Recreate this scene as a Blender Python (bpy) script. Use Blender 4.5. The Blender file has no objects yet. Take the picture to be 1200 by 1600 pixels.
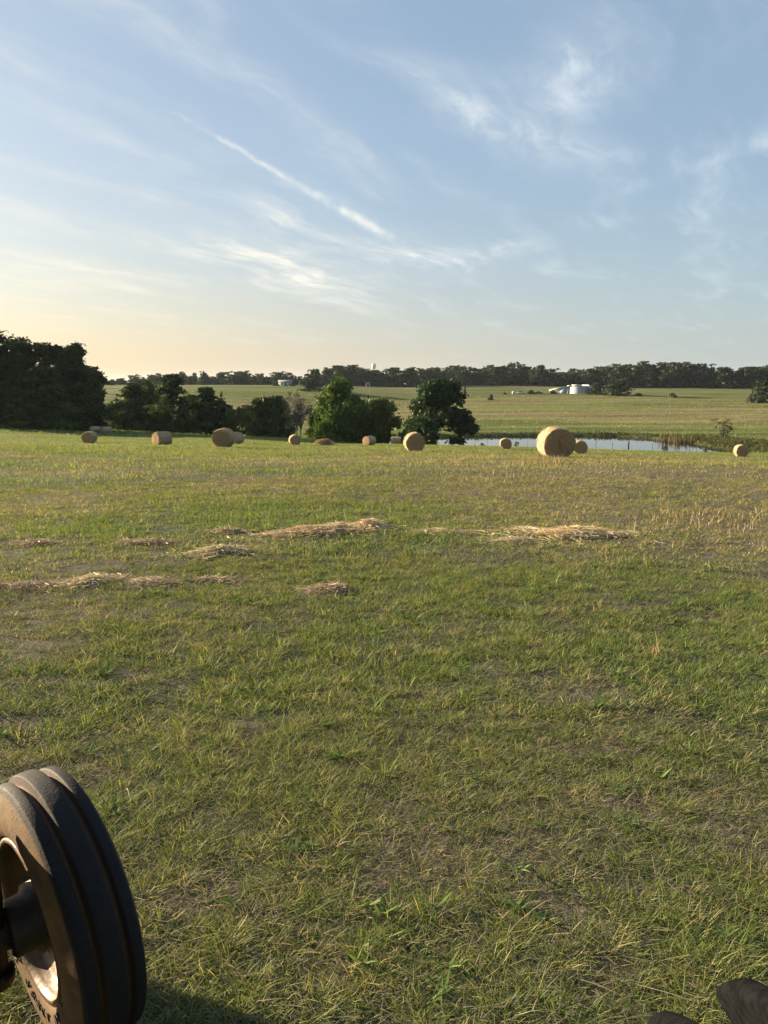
import bpy, bmesh, math, random
import numpy as np
from mathutils import Vector, Matrix

S = bpy.context.scene
COL = S.collection
R = math.radians
SUN_AZ, SUN_EL = -66.0, 13.0          # degrees: azimuth from +Y (negative = left), elevation

# ------------------------------------------------------------------ camera
FPX = 1202.0
PITCH = math.atan(200.0 / FPX)
CAMH = 1.9
cam = bpy.data.cameras.new('camera')
camo = bpy.data.objects.new('camera', cam); COL.objects.link(camo)
cam.sensor_fit = 'VERTICAL'; cam.sensor_height = 36.0; cam.lens = 36.0 * FPX / 1600.0
cam.clip_start = 0.05; cam.clip_end = 20000
camo.location = (0, 0, CAMH); camo.rotation_euler = (math.pi / 2 - PITCH, 0, 0)
S.camera = camo

def ray(u, v):
    xc = (u - 600.0) / FPX; yc = -(v - 800.0) / FPX
    return np.array([xc, math.cos(PITCH) + yc * math.sin(PITCH), -math.sin(PITCH) + yc * math.cos(PITCH)])
def at(u, v, d):
    r = ray(u, v); return np.array([0, 0, CAMH]) + r * (d / math.hypot(r[0], r[1]))
def az_of(u, v=690): r = ray(u, v); return math.atan2(r[0], r[1])
def ztop(u, v, d): return at(u, v, d)[2]

# ------------------------------------------------------------------ noise
_rng = np.random.default_rng(5)
_lat = _rng.random((256, 256))
def vnoise(x, y):
    xi = np.floor(x).astype(int); yi = np.floor(y).astype(int)
    fx = x - xi; fy = y - yi
    fx = fx * fx * (3 - 2 * fx); fy = fy * fy * (3 - 2 * fy)
    a = _lat[xi % 256, yi % 256]; b = _lat[(xi + 1) % 256, yi % 256]
    c = _lat[xi % 256, (yi + 1) % 256]; d = _lat[(xi + 1) % 256, (yi + 1) % 256]
    return (a * (1 - fx) + b * fx) * (1 - fy) + (c * (1 - fx) + d * fx) * fy
def fbm(x, y, o=4):
    s = 0; a = .5; n = 0
    for i in range(o):
        s = s + a * vnoise(x * 2**i + 17.3 * i, y * 2**i + 9.1 * i); n += a; a *= .5
    return s / n
def sstep(a, b, x):
    t = np.clip((x - a) / (b - a), 0, 1); return t * t * (3 - 2 * t)

# ------------------------------------------------------------------ terrain heights
WATER = -10.5
def pchip(xk, yk, x):
    xk = np.array(xk, float); yk = np.array(yk, float)
    h = np.diff(xk); dl = np.diff(yk) / h; m = np.zeros(len(xk))
    for i in range(1, len(xk) - 1):
        if dl[i-1] * dl[i] > 0:
            w1 = 2 * h[i] + h[i-1]; w2 = h[i] + 2 * h[i-1]
            m[i] = (w1 + w2) / (w1 / dl[i-1] + w2 / dl[i])
    m[0] = dl[0]; m[-1] = dl[-1]
    i = np.clip(np.searchsorted(xk, x) - 1, 0, len(h) - 1)
    t = (x - xk[i]) / h[i]; t2 = t * t; t3 = t2 * t
    return (2*t3-3*t2+1)*yk[i] + (t3-2*t2+t)*h[i]*m[i] + (-2*t3+3*t2)*yk[i+1] + (t3-t2)*h[i]*m[i+1]
COLS = {   # azimuth column (as photo x): distance -> row at which the ground there is seen
    -300: {29:706,50:694,80:684,120:672,160:660,220:650,320:625,400:612,500:604,620:601},
    0:   {29:710,50:699,80:690,120:676,160:664.5,220:658,300:640,400:615,500:604,620:601},
    150: {29:711,50:701,80:693,120:681,150:673.5,175:669.5,210:672,260:666,320:642,400:614,500:603,620:601},
    350: {29:712,50:700,75:694,100:687,125:682.5,150:681,175:683,230:670,320:637,420:611,500:602,620:601},
    500: {29:713,50:704,80:697,110:691,130:689,160:692,185:682,240:668,330:640,430:612,520:602.5,620:601},
    650: {29:714,48:706,70:701,90:696.5,105:695,115:697.5,128:719,190:681,260:656,350:636,470:612,560:604,620:602},
    870: {20:736,33:715,45:713,69:709.5,85:704,100:700,112:701.5,128:720,190:680,260:656,360:634,450:615,560:605,640:603},
    1000:{20:736,33:717,50:713,70:710,90:706,104:704,115:705.5,130:718,190:683,260:658,360:634,450:617,560:608,640:605},
    1150:{20:738,33:721,55:717,85:713.5,105:708.5,118:708,128:711,150:702,190:686,260:660,360:636,450:620,560:609,640:606},
    1500:{20:738,33:722,55:718,85:713,105:709,130:705,190:690,260:665,360:640,450:622,560:610,640:606},
}
DG = np.concatenate([[0], np.geomspace(0.5, 9000, 420)])
_az = []; _tab = []
for u, kn in COLS.items():
    dk = [0, 4, 10]; zk = [0, -.005, -.07]
    if 20 not in kn: dk.append(20); zk.append(-.37)
    for d, v in kn.items():
        dk.append(d); zk.append(at(u, v, d)[2])
    zl = zk[-1]
    dk += [800, 1500, 9000]; zk += [zl - .3, zl - 2, zl - 10]
    _az.append(az_of(u)); _tab.append(pchip(dk, zk, DG))
_az = np.array(_az); _tab = np.array(_tab)
AG = np.linspace(_az[0], _az[-1], 241)
_T = np.array([pchip(_az, _tab[:, j], AG) for j in range(len(DG))]).T
POND = [(560,690,None),(600,686.5,None),(660,684,None),(740,682.5,None),(840,681.5,None),(900,681.5,None),(960,682,None),
        (1005,684.5,None),(1040,688,None),(1075,692,None),(1100,697,None),(1128,702.5,None),(1148,706.5,None),
        (1150,0,136),(1080,0,129),(1000,0,126),(870,0,124),(760,0,124),(650,0,126),(560,0,140)]
PP = []
for u, v, d in POND:
    if d is None:
        r = ray(u, v); t = (WATER - CAMH) / r[2]; PP.append((r[0] * t, r[1] * t))
    else:
        p = at(u, 700, d); PP.append((p[0], p[1]))
PP = np.array(PP)
def pond_sd(x, y):
    x = np.asarray(x, float); y = np.asarray(y, float)
    d = np.full(x.shape, 1e9); ins = np.zeros(x.shape, bool)
    n = len(PP)
    for i in range(n):
        a = PP[i]; b = PP[(i + 1) % n]; e = b - a
        t = np.clip(((x - a[0]) * e[0] + (y - a[1]) * e[1]) / (e @ e), 0, 1)
        d = np.minimum(d, np.hypot(x - a[0] - e[0] * t, y - a[1] - e[1] * t))
        c = ((a[1] > y) != (b[1] > y)) & (x < (b[0] - a[0]) * (y - a[1]) / (b[1] - a[1] + 1e-12) + a[0])
        ins ^= c
    return np.where(ins, -d, d)
def ground(x, y, bumps=True):
    x = np.asarray(x, float); y = np.asarray(y, float)
    d = np.hypot(x, y); az = np.clip(np.arctan2(x, y), AG[0], AG[-1])
    fi = (az - AG[0]) / (AG[1] - AG[0]); i = np.clip(fi.astype(int), 0, len(AG) - 2); fi = fi - i
    j = np.clip(np.searchsorted(DG, d) - 1, 0, len(DG) - 2); fj = (d - DG[j]) / (DG[j + 1] - DG[j])
    z = (_T[i, j] * (1 - fj) + _T[i, j + 1] * fj) * (1 - fi) + (_T[i + 1, j] * (1 - fj) + _T[i + 1, j + 1] * fj) * fi
    if bumps:
        z = z + .05 * (fbm(x * .9, y * .9, 3) - .5) * sstep(1.0, 5, d) * (1 - .5 * sstep(40, 90, d))
        z = z + .14 * (fbm(x * .16 + 3, y * .16 + 8, 2) - .5) * sstep(6, 20, d)
        z = z + 1.2 * (fbm(x * .02, y * .02, 3) - .5) * sstep(190, 260, d)
    sd = pond_sd(x, y)
    near = sd < 14
    bank = np.where(sd < 0, WATER - .12 - .25 * np.minimum(-sd, 4), WATER - .12 + .55 * np.minimum(sd, 1.4) + .05 * np.maximum(sd - 1.4, 0))
    k = sstep(0, 12, sd)
    return np.where(near, bank * (1 - k) + z * k, z)
def gz(x, y): return float(ground(np.array([x]), np.array([y]))[0])

# ------------------------------------------------------------------ mesh helpers
def link(o, parent=None):
    COL.objects.link(o)
    if parent: o.parent = parent
    return o
def mesh_obj(name, verts, quads=None, tris=None, mat=None, parent=None, smooth=False, colors=None, uv=None):
    verts = np.asarray(verts, np.float32).reshape(-1, 3)
    q = np.asarray(quads if quads is not None else [], np.int32).reshape(-1, 4)
    t = np.asarray(tris if tris is not None else [], np.int32).reshape(-1, 3)
    me = bpy.data.meshes.new(name)
    me.vertices.add(len(verts)); me.vertices.foreach_set('co', verts.ravel())
    nl = q.size + t.size
    me.loops.add(nl); me.loops.foreach_set('vertex_index', np.concatenate([q.ravel(), t.ravel()]))
    me.polygons.add(len(q) + len(t))
    st = np.concatenate([np.arange(len(q)) * 4, q.size + np.arange(len(t)) * 3]).astype(np.int32)
    me.polygons.foreach_set('loop_start', st)
    if smooth: me.polygons.foreach_set('use_smooth', np.ones(len(q) + len(t), bool))
    me.update(calc_edges=True); me.validate()
    if colors is not None:
        ca = me.color_attributes.new('tint', 'FLOAT_COLOR', 'POINT')
        c = np.ones((len(verts), 4), np.float32); c[:, :3] = colors
        ca.data.foreach_set('color', c.ravel())
    if mat: me.materials.append(mat)
    return link(bpy.data.objects.new(name, me), parent)
class MB:
    """collects simple shapes into one mesh"""
    def __init__(s): s.v = []; s.q = []; s.t = []; s.n = 0
    def add(s, v, q=(), t=()):
        v = np.asarray(v, float); s.v.append(v)
        for a in q: s.q.append([i + s.n for i in a])
        for a in t: s.t.append([i + s.n for i in a])
        s.n += len(v)
    def box(s, c, size, M=None):
        x, y, z = np.array(size) / 2.
        v = np.array([(-x,-y,-z),(x,-y,-z),(x,y,-z),(-x,y,-z),(-x,-y,z),(x,-y,z),(x,y,z),(-x,y,z)])
        if M is not None: v = v @ np.array(M).T
        s.add(v + np.array(c), [(0,3,2,1),(4,5,6,7),(0,1,5,4),(1,2,6,5),(2,3,7,6),(3,0,4,7)])
    def tube(s, pts, rad, n=8, cap=True):
        pts = np.array(pts, float); m = len(pts)
        rad = np.full(m, rad) if np.isscalar(rad) else np.array(rad)
        V = []
        for i in range(m):
            tg = pts[min(i + 1, m - 1)] - pts[max(i - 1, 0)]; tg = tg / (np.linalg.norm(tg) + 1e-9)
            ref = np.array([0, 0, 1.]) if abs(tg[2]) < .9 else np.array([1., 0, 0])
            a = np.cross(tg, ref); a /= np.linalg.norm(a); b = np.cross(tg, a)
            for k in range(n):
                th = 2 * math.pi * k / n
                V.append(pts[i] + rad[i] * (math.cos(th) * a + math.sin(th) * b))
        q = [(i*n+k, i*n+(k+1)%n, (i+1)*n+(k+1)%n, (i+1)*n+k) for i in range(m-1) for k in range(n)]
        t = []
        if cap:
            V += [pts[0], pts[-1]]
            t = [(m*n, (k+1)%n, k) for k in range(n)] + [(m*n+1, (m-1)*n+k, (m-1)*n+(k+1)%n) for k in range(n)]
        s.add(V, q, t)
    def lathe(s, prof, C, axis, n=96, close=False):
        """prof: list of (radius, offset along axis)"""
        ax = np.array(axis, float); ax /= np.linalg.norm(ax)
        a = np.cross(ax, [0, 0, 1.]); a /= np.linalg.norm(a); b = np.cross(a, ax)
        th = np.arange(n) * 2 * math.pi / n
        V = np.concatenate([np.array(C) + ax * o + r * (np.cos(th)[:, None] * a + np.sin(th)[:, None] * b) for r, o in prof])
        m = len(prof)
        q = [(i*n+k, i*n+(k+1)%n, (i+1)*n+(k+1)%n, (i+1)*n+k) for i in range(m if close else m-1) for k in range(n)]
        q = [[x % (m*n) for x in f] for f in q]
        s.add(V, q)
    def build(s, name, mat, parent=None, smooth=False, bevel=0):
        o = mesh_obj(name, np.concatenate(s.v), s.q, s.t, mat, parent, smooth)
        if bevel:
            b = o.modifiers.new('bevel', 'BEVEL'); b.width = bevel; b.segments = 2; b.limit_method = 'ANGLE'
        return o
def tag(o, label=None, cat=None, group=None, kind=None):
    if label: o['label'] = label
    if cat: o['category'] = cat
    if group: o['group'] = group
    if kind: o['kind'] = kind
    return o
def empty(name, loc, rz=0):
    o = bpy.data.objects.new(name, None); o.empty_display_size = .3
    o.location = loc; o.rotation_euler = (0, 0, rz); return link(o)

# ------------------------------------------------------------------ materials
class G:
    """tiny node-expression helper"""
    def __init__(s, nt): s.nt = nt; s.L = nt.links
    def node(s, t, **kw):
        n = s.nt.nodes.new(t)
        for k, v in kw.items(): setattr(n, k, v)
        return n
    def put(s, sock, v):
        if isinstance(v, bpy.types.NodeSocket): s.L.new(v, sock)
        elif v is not None: sock.default_value = v
    def m(s, op, a, b=None, c=None, clamp=False):
        n = s.node('ShaderNodeMath', operation=op); n.use_clamp = clamp
        for i, x in enumerate((a, b, c)):
            if x is not None: s.put(n.inputs[i], x)
        return n.outputs[0]
    def vm(s, op, a, b=None, out=0):
        n = s.node('ShaderNodeVectorMath', operation=op)
        s.put(n.inputs[0], a)
        if b is not None: s.put(n.inputs[1], b)
        return n.outputs['Value'] if op in ('DOT_PRODUCT', 'LENGTH') else n.outputs[0]
    def comb(s, x, y, z):
        n = s.node('ShaderNodeCombineXYZ')
        for i, v in enumerate((x, y, z)): s.put(n.inputs[i], v)
        return n.outputs[0]
    def sep(s, v):
        n = s.node('ShaderNodeSeparateXYZ'); s.put(n.inputs[0], v); return n.outputs
    def noise(s, vec, scale, detail=4, rough=.55, dist=0):
        n = s.node('ShaderNodeTexNoise'); s.put(n.inputs['Vector'], vec)
        n.inputs['Scale'].default_value = scale; n.inputs['Detail'].default_value = detail
        n.inputs['Roughness'].default_value = rough; n.inputs['Distortion'].default_value = dist
        return n.outputs['Fac']
    def step(s, x, a, b):
        n = s.node('ShaderNodeMapRange', interpolation_type='SMOOTHSTEP'); s.put(n.inputs[0], x)
        n.inputs[1].default_value = a; n.inputs[2].default_value = b
        return n.outputs[0]
    def mix(s, f, a, b, mode='MIX'):
        n = s.node('ShaderNodeMix', data_type='RGBA', blend_type=mode); s.put(n.inputs[0], f)
        for i, x in ((6, a), (7, b)):
            if isinstance(x, tuple): x = (*x, 1) if len(x) == 3 else x
            s.put(n.inputs[i], x)
        return n.outputs[2]
    def bump(s, h, strength=.5, dist=.02):
        n = s.node('ShaderNodeBump'); n.inputs['Strength'].default_value = strength
        n.inputs['Distance'].default_value = dist; s.put(n.inputs['Height'], h); return n.outputs[0]
def new_mat(name):
    m = bpy.data.materials.new(name); m.use_nodes = True
    nt = m.node_tree; nt.nodes.clear(); g = G(nt)
    out = g.node('ShaderNodeOutputMaterial'); return m, g, out
def principled(g, out, color, rough=.8, metal=0, normal=None, spec=None):
    p = g.node('ShaderNodeBsdfPrincipled')
    g.put(p.inputs['Base Color'], (*color, 1) if isinstance(color, tuple) else color)
    g.put(p.inputs['Roughness'], rough); g.put(p.inputs['Metallic'], metal)
    if spec is not None: p.inputs['Specular IOR Level'].default_value = spec
    if normal is not None: g.put(p.inputs['Normal'], normal)
    g.L.new(p.outputs[0], out.inputs[0]); return p
def coords(g, which='Object'): return g.node('ShaderNodeTexCoord').outputs[which]
def mat_plain(name, c1, c2, scale=8, rough=.7, metal=0, bump=.2, dist=.01, det=5, spec=None):
    m, g, out = new_mat(name); co = coords(g)
    n = g.noise(co, scale, det)
    principled(g, out, g.mix(g.step(n, .35, .65), c1, c2), rough, metal, g.bump(g.noise(co, scale * 4, 3), bump, dist), spec); return m
def mat_leafy(name, trans=.35, rough=.6, mul=(1, 1, 1), tmul=(1.25, 1.25, .6)):
    m, g, out = new_mat(name)
    a = g.node('ShaderNodeAttribute', attribute_name='tint'); c = a.outputs['Color']
    oi = g.node('ShaderNodeObjectInfo').outputs['Random']
    c = g.mix(1.0, c, (*mul, 1), 'MULTIPLY')
    hs = g.node('ShaderNodeHueSaturation'); g.put(hs.inputs['Color'], c)
    g.put(hs.inputs['Hue'], g.m('ADD', .485, g.m('MULTIPLY', oi, .03))); g.put(hs.inputs['Value'], g.m('ADD', .85, g.m('MULTIPLY', oi, .3)))
    c = hs.outputs[0]
    d = g.node('ShaderNodeBsdfDiffuse'); g.put(d.inputs[0], c)
    t = g.node('ShaderNodeBsdfTranslucent'); g.put(t.inputs[0], g.mix(1.0, c, (*tmul, 1), 'MULTIPLY'))
    gl = g.node('ShaderNodeBsdfGlossy'); gl.inputs['Roughness'].default_value = .5; g.put(gl.inputs[0], (.5, .5, .45, 1))
    x = g.node('ShaderNodeMixShader'); x.inputs[0].default_value = trans
    g.L.new(d.outputs[0], x.inputs[1]); g.L.new(t.outputs[0], x.inputs[2])
    y = g.node('ShaderNodeMixShader'); y.inputs[0].default_value = .03
    g.L.new(x.outputs[0], y.inputs[1]); g.L.new(gl.outputs[0], y.inputs[2])
    g.L.new(y.outputs[0], out.inputs[0]); return m
M = {}
M['grass'] = mat_leafy('grass_blades', .38)
M['straw'] = mat_leafy('straw_strands', .25, tmul=(1.1, 1.0, .8))
M['leaf'] = mat_leafy('tree_leaves', .22, tmul=(1.2, 1.3, .5))
M['bark'] = mat_plain('bark', (.035, .028, .022), (.075, .06, .045), 3, .95, 0, .6, .05)
M['greybark'] = mat_plain('grey_dead_bark', (.12, .11, .10), (.20, .19, .17), 3, .95, 0, .4, .03)
M['metal_white_shaded'] = mat_plain('shaded_white_sheet_metal', (.27, .31, .38), (.32, .36, .43), .5, .5, 0, 0.0, .001)  # white barn walls; shade put into the colour as blue-grey, below the roof tone
M['metal_roof'] = mat_plain('pale_roof_metal', (.70, .72, .75), (.76, .77, .79), .5, .45, 0, 0.0, .001)
M['dark_open'] = mat_plain('dark_wood', (.02, .022, .028), (.035, .035, .04), 1, .9)
M['house_white'] = mat_plain('white_siding', (.60, .59, .56), (.52, .51, .49), .6, .7)
M['house_roof'] = mat_plain('grey_shingle', (.10, .11, .13), (.15, .16, .18), 1, .85)
M['tower'] = mat_plain('painted_steel_tank', (.55, .58, .62), (.62, .64, .67), .2, .5)
M['pole'] = mat_plain('weathered_pole', (.16, .14, .11), (.24, .21, .17), 2, .9)
M['post'] = mat_plain('weathered_post', (.10, .085, .07), (.18, .15, .12), 5, .95)
M['wire'] = mat_plain('fence_wire', (.2, .2, .2), (.3, .29, .28), 5, .5, .8)
M['car_white'] = mat_plain('white_car_paint', (.75, .75, .74), (.7, .7, .7), 1, .25)
M['car_dark'] = mat_plain('dark_car_paint', (.02, .022, .03), (.03, .03, .035), 1, .25)
M['glass'] = mat_plain('dark_window_glass', (.02, .025, .03), (.03, .035, .04), 1, .08)
M['dark_rubber'] = mat_plain('plain_rubber', (.02, .02, .02), (.03, .03, .03), 6, .8)

# ------------------------------------------------------------------ world: sky, veil, cirrus, contrail
def make_world():
    w = bpy.data.worlds.new('World'); S.world = w; w.use_nodes = True
    nt = w.node_tree; nt.nodes.clear(); g = G(nt)
    out = g.node('ShaderNodeOutputWorld'); bg = g.node('ShaderNodeBackground')
    g.L.new(bg.outputs[0], out.inputs[0])
    sky = g.node('ShaderNodeTexSky', sky_type='NISHITA'); sky.sun_disc = False
    sky.sun_elevation = R(SUN_EL); sky.sun_rotation = R(SUN_AZ); sky.altitude = 100
    sky.air_density = 1.0; sky.dust_density = 1.6; sky.ozone_density = 2.2
    D = g.vm('NORMALIZE', coords(g, 'Generated')); s = g.sep(D)
    zc = g.m('MAXIMUM', s[2], 0.0)
    sun = (math.sin(R(SUN_AZ)) * math.cos(R(SUN_EL)), math.cos(R(SUN_AZ)) * math.cos(R(SUN_EL)), math.sin(R(SUN_EL)))
    cs = g.vm('DOT_PRODUCT', D, sun)
    # thin high veil lifts the sky towards pale blue, warm and bright near the sun
    sunf = g.step(cs, .35, 1.0)
    low = g.m('POWER', g.m('SUBTRACT', 1.0, zc), 5.0)
    veil_col = g.mix(g.m('MULTIPLY', sunf, g.m('ADD', .25, g.m('MULTIPLY', low, .75)), clamp=True), VEIL_BLUE, VEIL_WARM)
    base = g.mix(VEIL, sky.outputs[0], veil_col)
    hz = g.m('POWER', g.m('SUBTRACT', 1.0, zc), 9.0)
    hz_col = g.mix(g.step(cs, -.1, .95), HZ_COOL, HZ_WARM)
    base = g.mix(g.m('MULTIPLY', hz, HZ_AMT), base, hz_col)
    # ---- cloud plane coordinates
    inv = g.m('DIVIDE', 1.0, g.m('ADD', zc, .06))
    px = g.m('MULTIPLY', s[0], inv); py = g.m('MULTIPLY', s[1], inv)
    P = g.comb(px, py, 0.0)
    ca, sa = math.cos(R(28)), math.sin(R(28))
    along = g.m('ADD', g.m('MULTIPLY', px, sa), g.m('MULTIPLY', py, ca))
    across = g.m('SUBTRACT', g.m('MULTIPLY', px, ca), g.m('MULTIPLY', py, sa))
    wob = g.noise(P, .9, 3, .5)
    acr2 = g.m('ADD', across, g.m('MULTIPLY', g.m('SUBTRACT', wob, .5), .55))
    streak = g.noise(g.comb(acr2, g.m('MULTIPLY', along, .20), 0.0), 3.3, 9, .60, .12)
    fluff = g.noise(P, 1.1, 4, .55, .3)
    fine = g.noise(g.comb(acr2, g.m('MULTIPLY', along, .4), 3.0), 9.0, 6, .65, .3)
    cir = g.m('MULTIPLY', g.step(streak, .44, .74), g.step(fluff, .36, .68))
    cir = g.m('MULTIPLY', cir, g.m('ADD', .45, g.m('MULTIPLY', fine, 1.1)))
    dens = g.m('MULTIPLY', cir, .44)
    # ---- single wisps seen in this sky (direction, angular half sizes, tilt, weight)
    tex = g.m('MULTIPLY', g.step(streak, .30, .66), g.m('ADD', .35, g.m('MULTIPLY', g.step(fine, .35, .7), .85)))
    for (u, v, su, sv, rot, wt) in WISPS:
        c = ray(u, v); c = c / np.linalg.norm(c)
        e1 = np.cross(c, [0, 0, 1.]); e1 /= np.linalg.norm(e1); e2 = np.cross(e1, c)
        cr, sr = math.cos(R(rot)), math.sin(R(rot))
        a1 = e1 * cr + e2 * sr; a2 = -e1 * sr + e2 * cr
        x = g.vm('DOT_PRODUCT', D, tuple(a1 / (su / FPX))); y = g.vm('DOT_PRODUCT', D, tuple(a2 / (sv / FPX)))
        y = g.m('ADD', y, g.m('MULTIPLY', g.m('SUBTRACT', wob, .5), 1.2))
        r2 = g.m('ADD', g.m('MULTIPLY', x, x), g.m('MULTIPLY', y, y))
        k = g.m('POWER', 2.718, g.m('MULTIPLY', r2, -1.0))
        fw = g.m('GREATER_THAN', g.vm('DOT_PRODUCT', D, tuple(c)), 0.0)
        dens = g.m('ADD', dens, g.m('MULTIPLY', g.m('MULTIPLY', k, fw), g.m('MULTIPLY', tex, wt)))
    # ---- contrail: a great circle with breaks and fraying, widening towards its lower end
    a = ray(262, 170); b = ray(612, 372); a /= np.linalg.norm(a); b /= np.linalg.norm(b)
    nrm = np.cross(a, b); nrm /= np.linalg.norm(nrm); mid = (a + b); mid /= np.linalg.norm(mid)
    tdir = np.cross(nrm, mid); half = math.asin(abs(float(tdir @ b)))
    sgn = 1 if tdir @ b > 0 else -1
    t = g.m('MULTIPLY', g.vm('DOT_PRODUCT', D, tuple(tdir * sgn)), 1 / half)      # -1 upper end .. 1 lower end
    off = g.vm('DOT_PRODUCT', D, tuple(nrm))
    jag = g.noise(D, 45, 6, .62)
    off = g.m('ADD', off, g.m('MULTIPLY', g.m('SUBTRACT', jag, .5), .015))
    wid = g.m('ADD', .0018, g.m('MULTIPLY', g.m('MAXIMUM', g.m('ADD', t, .8), 0.0), .0021))
    prof = g.m('DIVIDE', off, wid); prof = g.m('POWER', 2.718, g.m('MULTIPLY', g.m('MULTIPLY', prof, prof), -1.0))
    ends = g.m('MULTIPLY', g.step(t, -1.04, -.8), g.m('SUBTRACT', 1.0, g.step(t, .97, 1.06)))
    brk = g.node('ShaderNodeTexNoise', noise_dimensions='1D'); g.put(brk.inputs['W'], g.m('ADD', g.m('MULTIPLY', t, 3.4), 2.0)); brk.inputs['Scale'].default_value = 1.0
    brk.inputs['Detail'].default_value = 2
    seg = g.m('ADD', .22, g.m('MULTIPLY', g.step(brk.outputs[0], .36, .58), .78))
    grow = g.m('ADD', .34, g.m('MULTIPLY', g.m('ADD', t, 1.0), .33))
    ct = g.m('MULTIPLY', g.m('MULTIPLY', prof, ends), g.m('MULTIPLY', seg, grow))
    ct = g.m('MULTIPLY', ct, g.m('ADD', .5, g.m('MULTIPLY', g.noise(D, 70, 4, .6), .9)))
    dens = g.m('ADD', dens, g.m('MULTIPLY', ct, .85))
    up = g.step(s[2], .015, .09)
    dens = g.m('MINIMUM', g.m('MULTIPLY', dens, up), .9)
    cc = g.mix(g.m('MULTIPLY', g.step(cs, .0, .95), g.m('ADD', .3, low), clamp=True), CLOUD_COOL, CLOUD_WARM)
    final = g.mix(dens, base, cc)
    g.L.new(final, bg.inputs[0]); bg.inputs[1].default_value = SKY_STRENGTH
    w.cycles.sampling_method = 'MANUAL'; w.cycles.sample_map_resolution = 512
SKY_STRENGTH = .0405
VEIL = .38
VEIL_BLUE, VEIL_WARM = (3.0, 3.9, 4.9), (5.6, 4.9, 3.4)
HZ_AMT, HZ_COOL, HZ_WARM = .76, (3.2, 3.5, 3.3), (6.2, 4.4, 2.3)
CLOUD_COOL, CLOUD_WARM = (5.0, 5.5, 5.9), (7.0, 6.1, 4.2)
WISPS = [(440,415,105,26,-8,.9),(330,395,120,22,-12,.6),(440,345,60,20,-12,.7),(668,402,90,18,-4,.8),(560,372,60,24,-24,.5),(800,388,40,9,4,.9),
         (885,112,45,40,-50,.34),(1020,60,160,60,15,.3),(940,235,150,14,-14,.25),(770,215,150,22,-22,.28),(110,420,120,14,-6,.55),
         (60,442,90,8,-4,.5),(1180,222,30,12,20,.5),(1060,270,110,8,14,.2),(950,347,25,10,0,.45),(700,150,160,14,-24,.35),(260,60,200,26,-24,.4),(500,440,90,16,-4,.55)]
make_world()
sl = bpy.data.lights.new('sun', 'SUN'); sl.energy = 5.0; sl.angle = R(.6); sl.color = (1.0, .80, .54)
so = link(bpy.data.objects.new('sun', sl))
sdir = Vector((math.sin(R(SUN_AZ)) * math.cos(R(SUN_EL)), math.cos(R(SUN_AZ)) * math.cos(R(SUN_EL)), math.sin(R(SUN_EL))))
so.rotation_euler = sdir.to_track_quat('Z', 'Y').to_euler(); so.location = (-60, 20, 40)

# ------------------------------------------------------------------ ground sheet
def field_mix(x, y):
    """0 = lush green, 1 = dry straw-coloured, in patches and rows"""
    d = np.hypot(x, y)
    rows = fbm(x * .10 + 4, y * .55 + 2, 3)
    n = .55 * fbm(x * .35, y * .35, 4) + .25 * rows + .2 * fbm(x * 1.6 + 9, y * 1.6, 3)
    n = n + .13 * sstep(-4, 6, x) * sstep(3, 9, y) * (1 - sstep(26, 50, d)) - .05 * sstep(0, -6, x)
    return np.clip((n - .36) / .3, 0, 1)
def far_mix(x, y):
    d = np.hypot(x, y)
    n = .5 * fbm(x * .010 + 3 + .01 * y, y * .085 + x * .006, 4) + .25 * fbm(x * .02, y * .22 + 5, 3) + .25 * fbm(x * .012 + 7, y * .02, 3)
    a = np.arctan2(x, y)
    n = n + .10 * sstep(230, 290, d) * (1 - sstep(370, 420, d)) - .14 * (1 - sstep(195, 240, d)) - .05 * sstep(400, 460, d) * (1 - sstep(-.1, 0, a)) 
    return np.clip((n - .43) / .24, 0, 1)
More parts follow.
